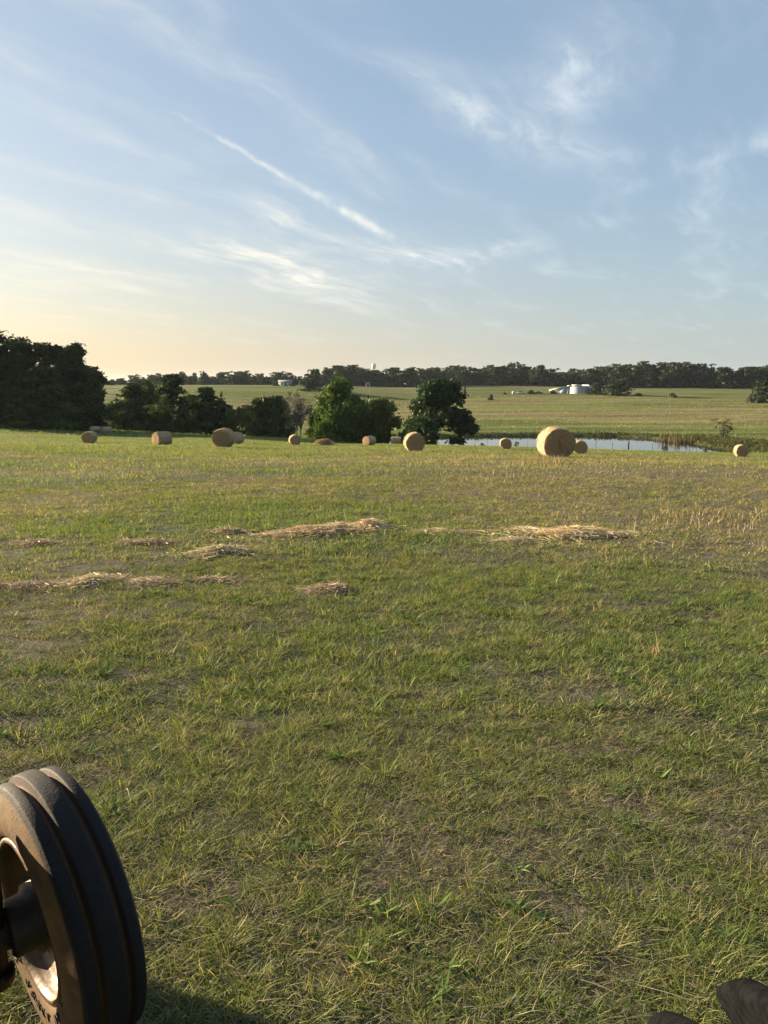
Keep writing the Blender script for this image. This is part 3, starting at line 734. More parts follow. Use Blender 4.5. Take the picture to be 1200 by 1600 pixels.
def make_tree(seed, W, H, kind='broad', leaf=.28, nclump=110, per=75, col=(.045, .070, .022), trunk_h=.16, trunks=1, bare=False, bark='bark', limbs=12, skirt=0):
    """returns (trunk mesh, crown mesh) datablocks; base at origin"""
    rng = np.random.default_rng(seed)
    H0 = trunk_h * H
    P = crown_points(rng, kind, W, H, H0, nclump)
    if skirt:
        k = int(nclump * skirt); a = rng.uniform(0, 6.283, k); rr = W * .46 * rng.random(k)**.5
        P = np.concatenate([P, np.stack([rr * np.cos(a), rr * np.sin(a), H * rng.uniform(.02, .38, k), np.full(k, W * .085), np.full(k, .8)], -1)])
    tb = MB(); rt = max(.06, H * .018)
    if kind == 'pine':
        tb.tube([(0, 0, -.4), (rng.normal(0, .02) * H, 0, H * .5), (rng.normal(0, .02) * H, rng.normal(0, .02) * H, H * .97)], [rt, rt * .7, rt * .2], 7)
        for i in rng.choice(len(P), min(len(P), 22), replace=False):
            tb.tube([(0, 0, P[i, 2] - .04 * H), tuple(P[i, :3])], [rt * .3, rt * .1], 5)
    else:
        for k in range(trunks):
            bx, by = (0, 0) if trunks == 1 else (rng.normal(0, W * .08), rng.normal(0, W * .05))
            top = np.array([bx + rng.normal(0, W * (.05 if trunks == 1 else .18)), by + rng.normal(0, W * .08), H * rng.uniform(.55, .75)])
            fork = np.array([bx, by, 0]) * .5 + top * .5 * np.array([1, 1, .55])
            tb.tube([(bx, by, -.5), tuple(fork), tuple(top)], [rt / trunks**.4, rt * .75 / trunks**.4, rt * .25], 7)
            for i in rng.choice(len(P), min(len(P), limbs if not bare else 60), replace=False):
                e = P[i, :3]; s0 = fork + (top - fork) * rng.random() * .8
                mid = (s0 + e) / 2 + np.array([0, 0, .04 * H]) + rng.normal(0, .02 * H, 3)
                tb.tube([tuple(s0), tuple(mid), tuple(e)], [rt * .38, rt * .22, rt * .07], 5)
                if bare:
                    for j in range(7):
                        e2 = e + rng.normal(0, W * .09, 3); tb.tube([tuple(mid + (e - mid) * rng.random()), tuple(e2)], [rt * .10, rt * .03], 4, False)
    tv = np.concatenate(tb.v)
    to = mesh_obj('trunk', tv, tb.q, tb.t, M[bark], None, True); tm = to.data; bpy.data.objects.remove(to)
    n = rng.poisson(per, len(P)); n[n < 3] = 3
    idx = np.repeat(np.arange(len(P)), n); N = len(idx)
    off = rng.normal(size=(N, 3)) * .62; 
    c = P[idx, :3] + off * P[idx, 3:4] * np.stack([np.ones(N), np.ones(N), P[idx, 4]], -1)
    c[:, 2] = np.clip(c[:, 2], .03 * H, H * 1.01)
    hw_ = np.percentile(np.hypot(c[:, 0], c[:, 1]), 98); kx = (W / 2) / hw_; kz = (H - .08 * H) / (np.percentile(c[:, 2], 99.7) - .08 * H)
    c[:, :2] *= kx; c[:, 2] = np.where(c[:, 2] > .08 * H, .08 * H + (c[:, 2] - .08 * H) * kz, c[:, 2])
    d1 = rng.normal(size=(N, 3)); d1 /= np.linalg.norm(d1, axis=1)[:, None]
    d2 = np.cross(d1, rng.normal(size=(N, 3))); d2 /= np.linalg.norm(d2, axis=1)[:, None]
    sz = leaf * rng.lognormal(0, .3, N)[:, None]
    V = np.stack([c - d1 * sz, c - d2 * sz * .5, c + d1 * sz, c + d2 * sz * .5], 1).reshape(-1, 3)
    ct = rng.uniform(.65, 1.35, len(P)); warm = rng.random(len(P))
    cl = np.array(col) * (ct[idx] * rng.uniform(.8, 1.2, N))[:, None]; cl = cl * (1 + np.array([.35, .15, -.1]) * (warm[idx] - .4)[:, None])
    co_ = mesh_obj('crown', V, np.arange(4 * N).reshape(-1, 4), None, M['leaf'], None, False, np.repeat(cl, 4, 0)); cm = co_.data; bpy.data.objects.remove(co_)
    return tm, cm, W, H
def put_tree(proto, u, d, vtop, wpx, lab, group=None, name='tree', cat='tree', rot=None, sink=.15, parts=('trunk', 'crown'), zbase=None):
    tm, cm, W, H = proto
    p = at(u, 690, d); z = gz(p[0], p[1]) if zbase is None else zbase
    z -= sink
    h = max(ztop(u, vtop, d) - z, .5); w = wpx / FPX * math.hypot(d, 0)
    o = empty(name, (p[0], p[1], z), rot if rot is not None else random.uniform(0, 6.28))
    o.scale = (w / W, w / W, h / H)
    tag(o, lab, cat, group)
    for nm, me in zip(parts, (tm, cm)):
        link(bpy.data.objects.new(nm, me), o)
    return o
random.seed(3)
DK = (.026, .040, .017); MD = (.052, .080, .022); LT = (.095, .125, .030); BL = (.030, .052, .026)
big = [make_tree(200 + i, 11, 16, leaf=.30, nclump=150, per=80, col=DK, trunk_h=.06, skirt=.35) for i in range(4)]
tall = [make_tree(210 + i, 8, 16, leaf=.30, nclump=120, per=80, col=DK, trunk_h=.12, skirt=.25) for i in range(2)]
mids = [make_tree(220 + i, 8, 11, leaf=.30, nclump=110, per=75, col=(.034, .052, .018), trunk_h=.06, skirt=.35) for i in range(3)]
bushy = [make_tree(230 + i, 7, 5.5, leaf=.26, nclump=80, per=70, col=MD, trunk_h=.02, skirt=.3) for i in range(3)]
pine = make_tree(240, 7, 12, 'pine', .26, 80, 70, DK, .38)
pine2 = make_tree(241, 5, 11, 'pine', .26, 60, 60, DK, .5)
oak = make_tree(250, 12, 12.5, leaf=.27, nclump=230, per=85, col=(.058, .088, .020), trunk_h=.03, trunks=2, skirt=.25)
oak2 = make_tree(251, 9, 10, leaf=.26, nclump=140, per=70, col=(.062, .088, .020), trunk_h=.05, trunks=2, skirt=.25)
alder = make_tree(252, 8.5, 13, leaf=.25, nclump=190, per=80, col=BL, trunk_h=.20, trunks=3)
alder2 = make_tree(253, 6, 9, leaf=.24, nclump=90, per=70, col=BL, trunk_h=.22, trunks=3)
deadt = make_tree(260, 7, 10, leaf=.20, nclump=80, per=14, col=(.085, .085, .065), trunk_h=.05, trunks=2, bare=True, bark='greybark')
W_ = 'trees of the dark wood at the left'
put_tree(big[0], -62, 152, 516, 120, 'dark tall tree cut off by the left edge of the view', W_, 'broadleaf_tree')
put_tree(big[1], -8, 150, 519, 105, 'tallest dark tree of the left wood, at the edge of the view', W_, 'broadleaf_tree')
put_tree(big[2], 34, 158, 531, 95, 'second dark tree from the left edge in the tall wood', W_, 'broadleaf_tree')
put_tree(tall[0], 78, 160, 538, 62, 'thin topped dark tree in the middle of the left wood', W_, 'broadleaf_tree')
put_tree(tall[1], 128, 165, 539, 58, 'open lacy topped tree near the right end of the left wood', W_, 'broadleaf_tree')
put_tree(big[3], 100, 156, 551, 88, 'round dark tree in front of the open lacy topped tree', W_, 'broadleaf_tree')
put_tree(mids[0], 148, 152, 575, 56, 'last and lower dark tree at the right end of the wood', W_, 'broadleaf_tree')
put_tree(mids[1], 62, 148, 575, 100, 'dark bushy tree filling the lower middle of the left wood', W_, 'broadleaf_tree')
put_tree(mids[2], 0, 146, 585, 110, 'dark bushy tree low at the left edge under the tallest tree', W_, 'broadleaf_tree')
put_tree(mids[0], 122, 150, 600, 80, 'dark low tree above the two tiny pale bales', W_, 'broadleaf_tree')
put_tree(bushy[0], 30, 145, 622, 100, 'dark shrub along the foot of the wood near the left edge', W_, 'shrub', 'shrub')
put_tree(bushy[1], 95, 147, 628, 90, 'dark shrub along the foot of the wood left of the tiny bales', W_, 'shrub', 'shrub')
H_ = 'hedgerow trees beyond the field crest'
put_tree(mids[1], 205, 186, 600, 66, 'dark rounded hedgerow tree just right of the tall wood', H_, 'broadleaf_tree')
put_tree(mids[2], 232, 196, 597, 50, 'dark hedgerow tree between the rounded tree and the pine', H_, 'broadleaf_tree')
put_tree(bushy[2], 190, 182, 628, 60, 'low dark shrub in the gap beside the tall wood', H_, 'shrub', 'shrub')
put_tree(pine, 272, 172, 586, 56, 'tall dark pine with flat tiered boughs above the hedgerow', H_, 'pine_tree')
put_tree(mids[0], 300, 186, 618, 58, 'rounded dark tree directly right of the tiered pine', H_, 'broadleaf_tree')
put_tree(pine2, 325, 172, 606, 40, 'thin pine with a small flat top right of the taller pine', H_, 'pine_tree')
put_tree(mids[2], 344, 184, 624, 48, 'dark tree at the right end of the pine group', H_, 'broadleaf_tree')
put_tree(bushy[0], 252, 180, 634, 66, 'dark bush below and left of the tiered pine', H_, 'shrub', 'shrub')
put_tree(bushy[1], 312, 180, 644, 54, 'dark bush at the foot of the thin pine', H_, 'shrub', 'shrub')
put_tree(bushy[2], 362, 178, 640, 34, 'small dark bush left of the light green bush', H_, 'shrub', 'shrub')
ltb = make_tree(270, 7, 6.5, leaf=.26, nclump=90, per=70, col=LT, trunk_h=.04)
put_tree(ltb, 386, 168, 634, 46, 'light green rounded bush in the middle of the hedgerow', H_, 'shrub', 'shrub')
put_tree(bushy[0], 416, 168, 623, 56, 'mid green bushy tree right of the light green bush', H_, 'broadleaf_tree')
put_tree(bushy[1], 438, 170, 620, 46, 'dark green tree standing left against the grey bare tree', H_, 'broadleaf_tree')
put_tree(deadt, 463, 160, 612, 56, 'grey leafless tree with pale twigs in the hedgerow', H_, 'bare_tree')
put_tree(oak, 532, 139, 595, 92, 'broad bright green tree at the middle of the hedgerow', H_, 'broadleaf_tree')
put_tree(oak2, 594, 141, 624, 78, 'lower green tree joined to the right of the broad green tree', H_, 'broadleaf_tree')
put_tree(bushy[2], 502, 141, 640, 46, 'green bush at the left foot of the broad green tree', H_, 'shrub', 'shrub')
put_tree(bushy[0], 566, 138, 652, 60, 'dark bush below the joined green trees', H_, 'shrub', 'shrub')
put_tree(bushy[1], 634, 134, 672, 46, 'low dark bush between the green trees and the waterside tree', H_, 'shrub', 'shrub')
put_tree(alder, 683, 121, 594, 84, 'dark waterside tree with leaning stems in front of the pond', H_, 'broadleaf_tree', rot=.5)
put_tree(alder2, 724, 121, 640, 50, 'small dark tree at the right side of the waterside tree', H_, 'broadleaf_tree')
put_tree(alder2, 655, 123, 622, 48, 'dark leafy tree at the left side of the waterside tree', H_, 'broadleaf_tree', rot=2.0)
put_tree(bushy[2], 665, 118, 676, 44, 'dark shrub at the foot of the waterside tree', H_, 'shrub', 'shrub')
# small plants round the pond
sap = make_tree(280, 5, 6, leaf=.16, nclump=30, per=26, col=(.05, .055, .03), trunk_h=.25, limbs=24)
put_tree(sap, 1130, 168, 655, 34, 'thin open sapling on the far bank at the right end of the pond', None, 'sapling')
weed = make_tree(281, 1.2, 1.5, leaf=.07, nclump=26, per=30, col=(.035, .05, .02), trunk_h=.02)
put_tree(weed, 807, 106, 690, 9, 'small dark weed against the water right of the lone bale', 'weeds on the near bank', 'weed_plant', 'plant')
put_tree(weed, 1040, 108, 697, 11, 'dark weed clump below the reflected pole at the water edge', 'weeds on the near bank', 'weed_plant', 'plant')
put_tree(weed, 1103, 112, 702, 7, 'tiny weed at the narrow right tail of the pond', 'weeds on the near bank', 'weed_plant', 'plant')
put_tree(weed, 754, 104, 692, 9, 'low weed beside the right edge of the waterside tree', 'weeds on the near bank', 'weed_plant', 'plant')
# vegetation along the far bank
def bank():
    rng = np.random.default_rng(41); B = Blades()
    n = 150000; x = rng.uniform(-10, 130, n); y = rng.uniform(120, 230, n); sd = pond_sd(x, y)
    az = np.degrees(np.arctan2(x, y))
    reach = 3.0 + 16 * sstep(17, 23, az)
    ok = (sd > -.3) & (sd < reach) & (rng.random(n) < .9 - .5 * sd / reach) & (np.hypot(x, y) > 138) & ((y > 165) | (az > 20.5)); x, y = x[ok], y[ok]; N = len(x)
    dk = fbm(x * .15, y * .15, 3)
    c = lerp(np.array([.028, .038, .015]), np.array([.075, .082, .030]), np.clip(dk + rng.normal(0, .2, N), 0, 1)[:, None])
    B.add(blades(x, y, ground(x, y), rng.uniform(.25, .85, N) * (.15 + 1.2 * dk), rng.uniform(.12, .3, N), rng.uniform(0, 6.283, N), rng.uniform(.1, .6, N), rng.uniform(0, .6, N), c, 2, rng))
    o = B.build('bank_weeds', M['grass']); tag(o, 'rough dark weeds along the far bank of the pond', 'weeds', kind='stuff')
    B = Blades(); n = 420; u = rng.normal(1034, 20, n); k = rng.normal(0, 1.2, n)
    P = np.array([at(a, 688, 176) for a in u]); x = P[:, 0] + k; y = P[:, 1] + rng.normal(0, 1.5, n); ok = np.abs(pond_sd(x, y)) < 4; x, y = x[ok], y[ok]; N = len(x)
    B.add(blades(x, y, np.maximum(ground(x, y), WATER - .1), rng.uniform(1.1, 2.5, N), rng.uniform(.08, .16, N), rng.uniform(0, 6.283, N), rng.uniform(0, .2, N), rng.uniform(0, .2, N),
          lerp(np.array([.085, .072, .032]), np.array([.17, .135, .062]), rng.random(N)[:, None]), 2, rng))
    o = B.build('reeds', M['straw']); tag(o, 'rusty brown reeds standing on the far bank of the pond', 'reeds', kind='stuff')
bank()

# ------------------------------------------------------------------ far tree line
farp = [make_tree(300 + i, 14, 15, leaf=.62, nclump=70, per=26, col=(.030, .046, .024), trunk_h=.03, limbs=6, skirt=.5) for i in range(5)]
farpine = [make_tree(310 + i, 10, 17, 'pine' if i else 'broad', leaf=.6, nclump=60, per=26, col=(.026, .042, .026), trunk_h=.05, limbs=6, skirt=.4) for i in range(2)]
TOPS = [(-120,588),(60,590),(160,590),(200,590),(240,587),(285,585),(305,584),(335,588),(350,582),(390,582),(420,585),(440,580),(455,584),(464,594),(474,585),(490,578),(520,574),(550,571),(572,578),(585,581),(600,577),(630,576),(655,577),(680,574),(720,572),(737,576),(760,571),(800,573),(830,575),(865,578),(900,577),(940,572),(980,570),(1005,571),(1040,565),(1062,564),(1090,569),(1112,574),(1140,575),(1160,573),(1200,570),(1320,566)]
def tree_line():
    rng = np.random.default_rng(9)
    tu, tv = zip(*TOPS); u = -110.0; i = 0
    while u < 1310:
        v = float(np.interp(u, tu, tv)); base = 601 if u < 560 else (603 if u < 860 else 606)
        hpx = base - v; left = u < 470
        for row in range(2):
            uu = u + row * 8 + rng.normal(0, 2); d = (560 if row == 0 else 640) + rng.uniform(-15, 25) + (40 if u > 700 else 0)
            wpx = min(42, max(15, hpx * rng.uniform(.95, 1.45)))
            vt = v + (rng.normal(1.5, 3.0) if row == 0 else rng.normal(.6, 2.2))
            pr = farp[rng.integers(5)] if rng.random() < .85 else farpine[rng.integers(2)]
            if left: lab, gr = 'small dark tree in the broken far tree line along the left hilltop', 'trees of the far line on the left hilltop'
            elif u < 740: lab, gr = 'dark tree in the far hilltop wood behind the middle of the hedgerow', 'trees of the far wood in the middle'
            elif u < 930: lab, gr = 'dark tree in the even far wood above and left of the white barn', 'trees of the far wood behind the barn'
            else: lab, gr = 'dark tree in the tall far wood above the pond and right of the barn', 'trees of the far wood at the right'
            put_tree(pr, uu, d, vt, wpx, lab, gr, 'broadleaf_tree', rot=rng.uniform(0, 6.28), sink=.3)
        u += 13 + rng.uniform(-3, 4); i += 1
tree_line()
put_tree(farp[1], 489, 430, 578, 44, 'round dark tree standing alone on the hill before the far wood', None, 'broadleaf_tree')
put_tree(farp[2], 960, 440, 593, 44, 'wide dark round bush on the hill right of the white barn', 'bushes beside the barn', 'shrub', 'shrub')
put_tree(farp[3], 928, 446, 599, 28, 'smaller bush touching the right end of the white barn', 'bushes beside the barn', 'shrub', 'shrub')
put_tree(farp[0], 1190, 400, 594, 44, 'broad dark tree at the right edge of the far pasture', None, 'broadleaf_tree')
for u, d, vt, w, lab in ((787, 440, 613, 6, 'tiny dark bush on the hill left of the parked cars'), (1047, 430, 614, 14, 'low dark scrub on the pasture below the tall far wood'),
                       (434, 490, 598, 12, 'bush at the left corner of the low white house'), (449, 490, 601, 9, 'low bush under the windows of the low white house'), (459, 490, 598, 10, 'bush at the right corner of the low white house'), (828, 446, 609, 14, 'low bush between the two parked cars'), (862, 448, 610, 13, 'low bush left of the barn lean-to'), (348, 380, 611, 5, 'single tiny dark bush on the left hillside'),
                       (725, 430, 602, 6, 'tiny bush on the hill above the waterside tree'), (765, 400, 616, 9, 'small dark bush on the line across the mid hill'),
                       (993, 440, 614, 14, 'flat scrub right of the wide round bush')):
    put_tree(farp[4], u, d, vt, w, lab, 'small bushes scattered on the hill', 'shrub', 'shrub')

# ------------------------------------------------------------------ far buildings, tower, cars
def barn():
    p = at(902, 615, 450); z = gz(p[0], p[1]) - .15; px = 450 / FPX
    root = empty('barn', (p[0], p[1], z), -math.atan2(p[0], p[1]) + R(-14)); tag(root, 'long white metal barn with a lower open lean-to on its left', 'barn')
    w, dpt, h = 11.2, 14.0, 4.2
    prof = [(-w/2, 4.3), (-3.2, 4.75), (2.6, 4.75), (w/2, 3.9)]; n = len(prof)
    mb = MB(); V = [(x, y, zz) for y in (0, dpt) for x, zz in ((-w/2, 0), (w/2, 0))] + [(x, y, zz) for y in (0, dpt) for x, zz in prof]
    mb.add(V, [(0,1,7,4),(3,2,8,11),(1,3,11,7),(2,0,4,8)] ); mb.add([(x, y, zz) for y in (0, dpt) for x, zz in prof], [(0,3,2,1),(4,5,6,7)])
    mb.build('wall', M['metal_white_shaded'], root)
    mb = MB(); e = .5; P2 = [(prof[0][0]-.1, prof[0][1]-.02)] + prof[1:3] + [(w/2+.4, 3.72)]
    for (x0, z0), (x1, z1) in zip(P2[:-1], P2[1:]):
        a = np.array([(x0,-e,z0+.04),(x1,-e,z1+.04),(x1,dpt+e,z1+.04),(x0,dpt+e,z0+.04)]); b = a + [0,0,.32]
        mb.add(np.concatenate([a, b]), [(0,3,2,1),(4,5,6,7),(0,1,5,4),(1,2,6,5),(2,3,7,6),(3,0,4,7)])
    mb.build('roof', M['metal_roof'], root)
    mb = MB(); mb.box((-w/2+.75, -.06, 1.7), (1.3, .1, 3.4)); mb.build('door', M['dark_open'], root)
    L = 10.5; mb = MB()
    a = np.array([(-w/2-.1,-.4,h-.05),(-w/2-.1,dpt,h-.05),(-w/2-L,dpt,1.95),(-w/2-L,-.4,1.95)]); b = a + [0,0,.34]
    mb.add(np.concatenate([a, b]), [(0,1,2,3),(7,6,5,4),(0,4,5,1),(1,5,6,2),(2,6,7,3),(3,7,4,0)]); mb.build('lean_to_roof', M['metal_roof'], root)
    mb = MB(); x0, x1, z0_, z1_ = -w/2-.1, -w/2-5.2, h-.12, h-.12-5.1*2.2/10.4; mb.add([(x0,.1,0),(x1,.1,0),(x1,.1,z1_),(x0,.1,z0_),(x0,.25,0),(x1,.25,0),(x1,.25,z1_),(x0,.25,z0_)], [(0,3,2,1),(4,5,6,7),(0,1,5,4),(1,2,6,5),(2,3,7,6),(3,0,4,7)]); mb.build('lean_to_wall', M['metal_white_shaded'], root)
    mb = MB(); mb.box((-w/2-L/2, dpt-.2, .9), (L-.3, .12, 1.7)); mb.build('rear_wall', M['dark_open'], root)
    for k in range(4):
        mb = MB(); mb.box((-w/2-5-k*1.75, 0, .95), (.18, .18, 1.9)); mb.build('support_post', M['house_white'], root)
barn()
def house(u, v, d, w, dp, h, rh, lab, rz=0, chim=True):
    p = at(u, v, d); z = gz(p[0], p[1]) - .1
    root = empty('house', (p[0], p[1], z), -math.atan2(p[0], p[1]) + rz); tag(root, lab, 'house')
    mb = MB(); mb.add([(-w/2,0,0),(w/2,0,0),(w/2,dp,0),(-w/2,dp,0),(-w/2,0,h),(w/2,0,h),(w/2,dp,h),(-w/2,dp,h),(-w/2,dp/2,h+rh),(w/2,dp/2,h+rh)],
        [(0,1,5,4),(1,2,6,5),(2,3,7,6),(3,0,4,7)], [(5,6,9),(7,4,8)]); mb.build('wall', M['house_white'], root)
    mb = MB(); e = .4
    for y0, y1 in ((-e, dp/2), (dp + e, dp/2)):
        a = np.array([(-w/2-e,y0,h-.1),(w/2+e,y0,h-.1),(w/2+e,y1,h+rh+.1),(-w/2-e,y1,h+rh+.1)]); b = a + [0,0,.15]
        mb.add(np.concatenate([a, b]), [(0,3,2,1),(4,5,6,7),(0,1,5,4),(1,2,6,5),(2,3,7,6),(3,0,4,7)])
    rf = mb.build('roof', M['house_roof'], root)
    for k in (-.28, .28):
        mb = MB(); mb.box((w*k, -.05, h*.55), (w*.12, .08, h*.35)); mb.build('window', M['glass'], root)
    mb = MB(); mb.box((0, -.05, 1.0), (.95, .08, 2.0)); mb.build('door', M['dark_open'], root)
house(446, 604, 500, 8.5, 7, 2.2, 1.3, 'low white house with a grey roof among trees on the left hilltop')
house(575, 601.5, 535, 2.6, 3.2, 2.0, .9, 'tiny bright white cottage at the foot of the wood under the water tower', R(8))
def tower():
    p = at(584, 600, 1500); z = gz(p[0], p[1]); top = ztop(584, 567.5, 1500) - z
    root = empty('water_tower', (p[0], p[1], z)); tag(root, 'pale bulb shaped water tower rising above the far trees', 'water tower')
    r = 4.4; zc = top - 5.2
    mb = MB(); prof = [(.05, top)]
    for t in np.linspace(.15, 1, 14):
        a = math.pi * t
        prof.append((r * math.sin(a)**.9 if t < 1 else .9, zc + 5.2 * math.cos(a) * (1 if t < .5 else 1.25)))
    mb.lathe([(a, b) for a, b in prof], (0, 0, 0), (0, 1e-4, 1), 32); mb.build('tank', M['tower'], root, True)
    mb = MB(); mb.tube([(0,0,-1),(0,0,3),(0,0,zc-5)], [2.2,1.3,1.1], 16); mb.build('stem', M['tower'], root, True)
tower()
def car(u, d, paint, lab, rz):
    p = at(u, 615, d); z = gz(p[0], p[1])
    root = empty('parked_car', (p[0], p[1], z), rz); tag(root, lab, 'car', 'cars parked on the far hill')
    mb = MB(); pr = [(-2.2,.35),(2.2,.35),(2.25,.75),(1.2,.95),(-2.15,.98),(-2.25,.6)]
    V = [(x, s*.88, zz) for s in (-1,1) for x, zz in pr]; n = len(pr)
    mb.add(V, [(i,(i+1)%n,n+(i+1)%n,n+i) for i in range(n)] + [(0,5,4,1),(1,4,3,2),(6,7,10,11),(7,8,9,10)]); mb.build('body', paint, root, bevel=.05)
    mb = MB(); V = [(-1.7,-.8,.97),(.8,-.8,.96),(.8,.8,.96),(-1.7,.8,.97),(-1.2,-.66,1.5),(.1,-.66,1.5),(.1,.66,1.5),(-1.2,.66,1.5)]
    mb.add(V, [(4,5,6,7),(0,1,5,4),(1,2,6,5),(2,3,7,6),(3,0,4,7)]); mb.build('cabin', M['glass'], root)
    for x in (-1.4, 1.4):
        for s in (-1, 1):
            mb = MB(); mb.lathe([(.02,-.1),(.34,-.1),(.34,.1),(.02,.1)], (x, s*.8, .34), (0,1,.0001), 16); mb.build('wheel', M['dark_rubber'], root)
car(814, 447, M['car_white'], 'small white car parked on the far hill left of the barn', .5)
car(842, 448, M['car_dark'], 'dark car parked between the white car and the barn', .1)
def shed(u, d):
    p = at(u, 615, d); z = gz(p[0], p[1]); root = empty('storage_tank', (p[0], p[1], z)); tag(root, 'little white tank standing left of the white car', 'tank')
    mb = MB(); mb.lathe([(.02,0),(.75,0),(.75,1.3),(.6,1.5),(.2,1.6),(.02,1.6)], (0,0,0), (0,1e-4,1), 20); mb.build('tank_shell', M['house_white'], root, True)
    mb = MB(); mb.lathe([(.02,1.58),(.2,1.58),(.2,1.7),(.02,1.7)], (0,0,0), (0,1e-4,1), 14); mb.build('lid', M['dark_open'], root)
shed(802, 446)
def pole():
    d = 228; p = at(1045, 665, d); z = gz(p[0], p[1]); h = ztop(1045, 617, d) - z
    root = empty('utility_pole', (p[0], p[1], z)); tag(root, 'thin pale utility pole standing on the pasture beyond the reeds', 'utility pole')
    mb = MB(); mb.tube([(0,0,-.5),(0,0,h)], [.11,.07], 8); mb.build('pole_shaft', M['pole'], root, True)
    mb = MB(); mb.box((0, 0, h - .5), (1.5, .1, .12)); mb.build('crossarm', M['pole'], root)
    for s in (-.6, .6):
        mb = MB(); mb.lathe([(.01,0),(.05,0),(.06,.08),(.03,.16),(.01,.16)], (s, 0, h - .44), (0,1e-4,1), 10); mb.build('insulator', M['house_white'], root)
pole()
def fence():
    root = None; tops = []
    us = [742, 761, 783, 824, 845, 931, 957, 982, 1020, 1058, 1078, 1104, 1128, 1160, 1190]
    ps = []
    for i, u in enumerate(us):
        d = 111 + 3 * math.sin(i) * .3 + (u - 742) / 450 * 6; p = at(u, 700, d); ps.append((p[0], p[1], gz(p[0], p[1])))
    root = empty('wire_fence', ps[0]); tag(root, 'wire fence on thin posts along the near side of the pond', 'fence'); o = np.array(ps[0])
    rng = np.random.default_rng(4)
    for i, q in enumerate(ps):
        q = np.array(q) - o; fat = us[i] == 982
        r = .10 if fat else .028; h = 1.45 if fat else 1.3
        mb = MB(); mb.tube([tuple(q + [0,0,-.3]), tuple(q + [rng.normal(0,.03), 0, h])], r, 8); mb.build('post', M['post'], root); tops.append(q)
    for hz in (.45, .8, 1.15):
        mb = MB(); mb.tube([tuple(q + [0, -.03, hz]) for q in tops], .004, 4); mb.build('wire', M['wire'], root)
fence()

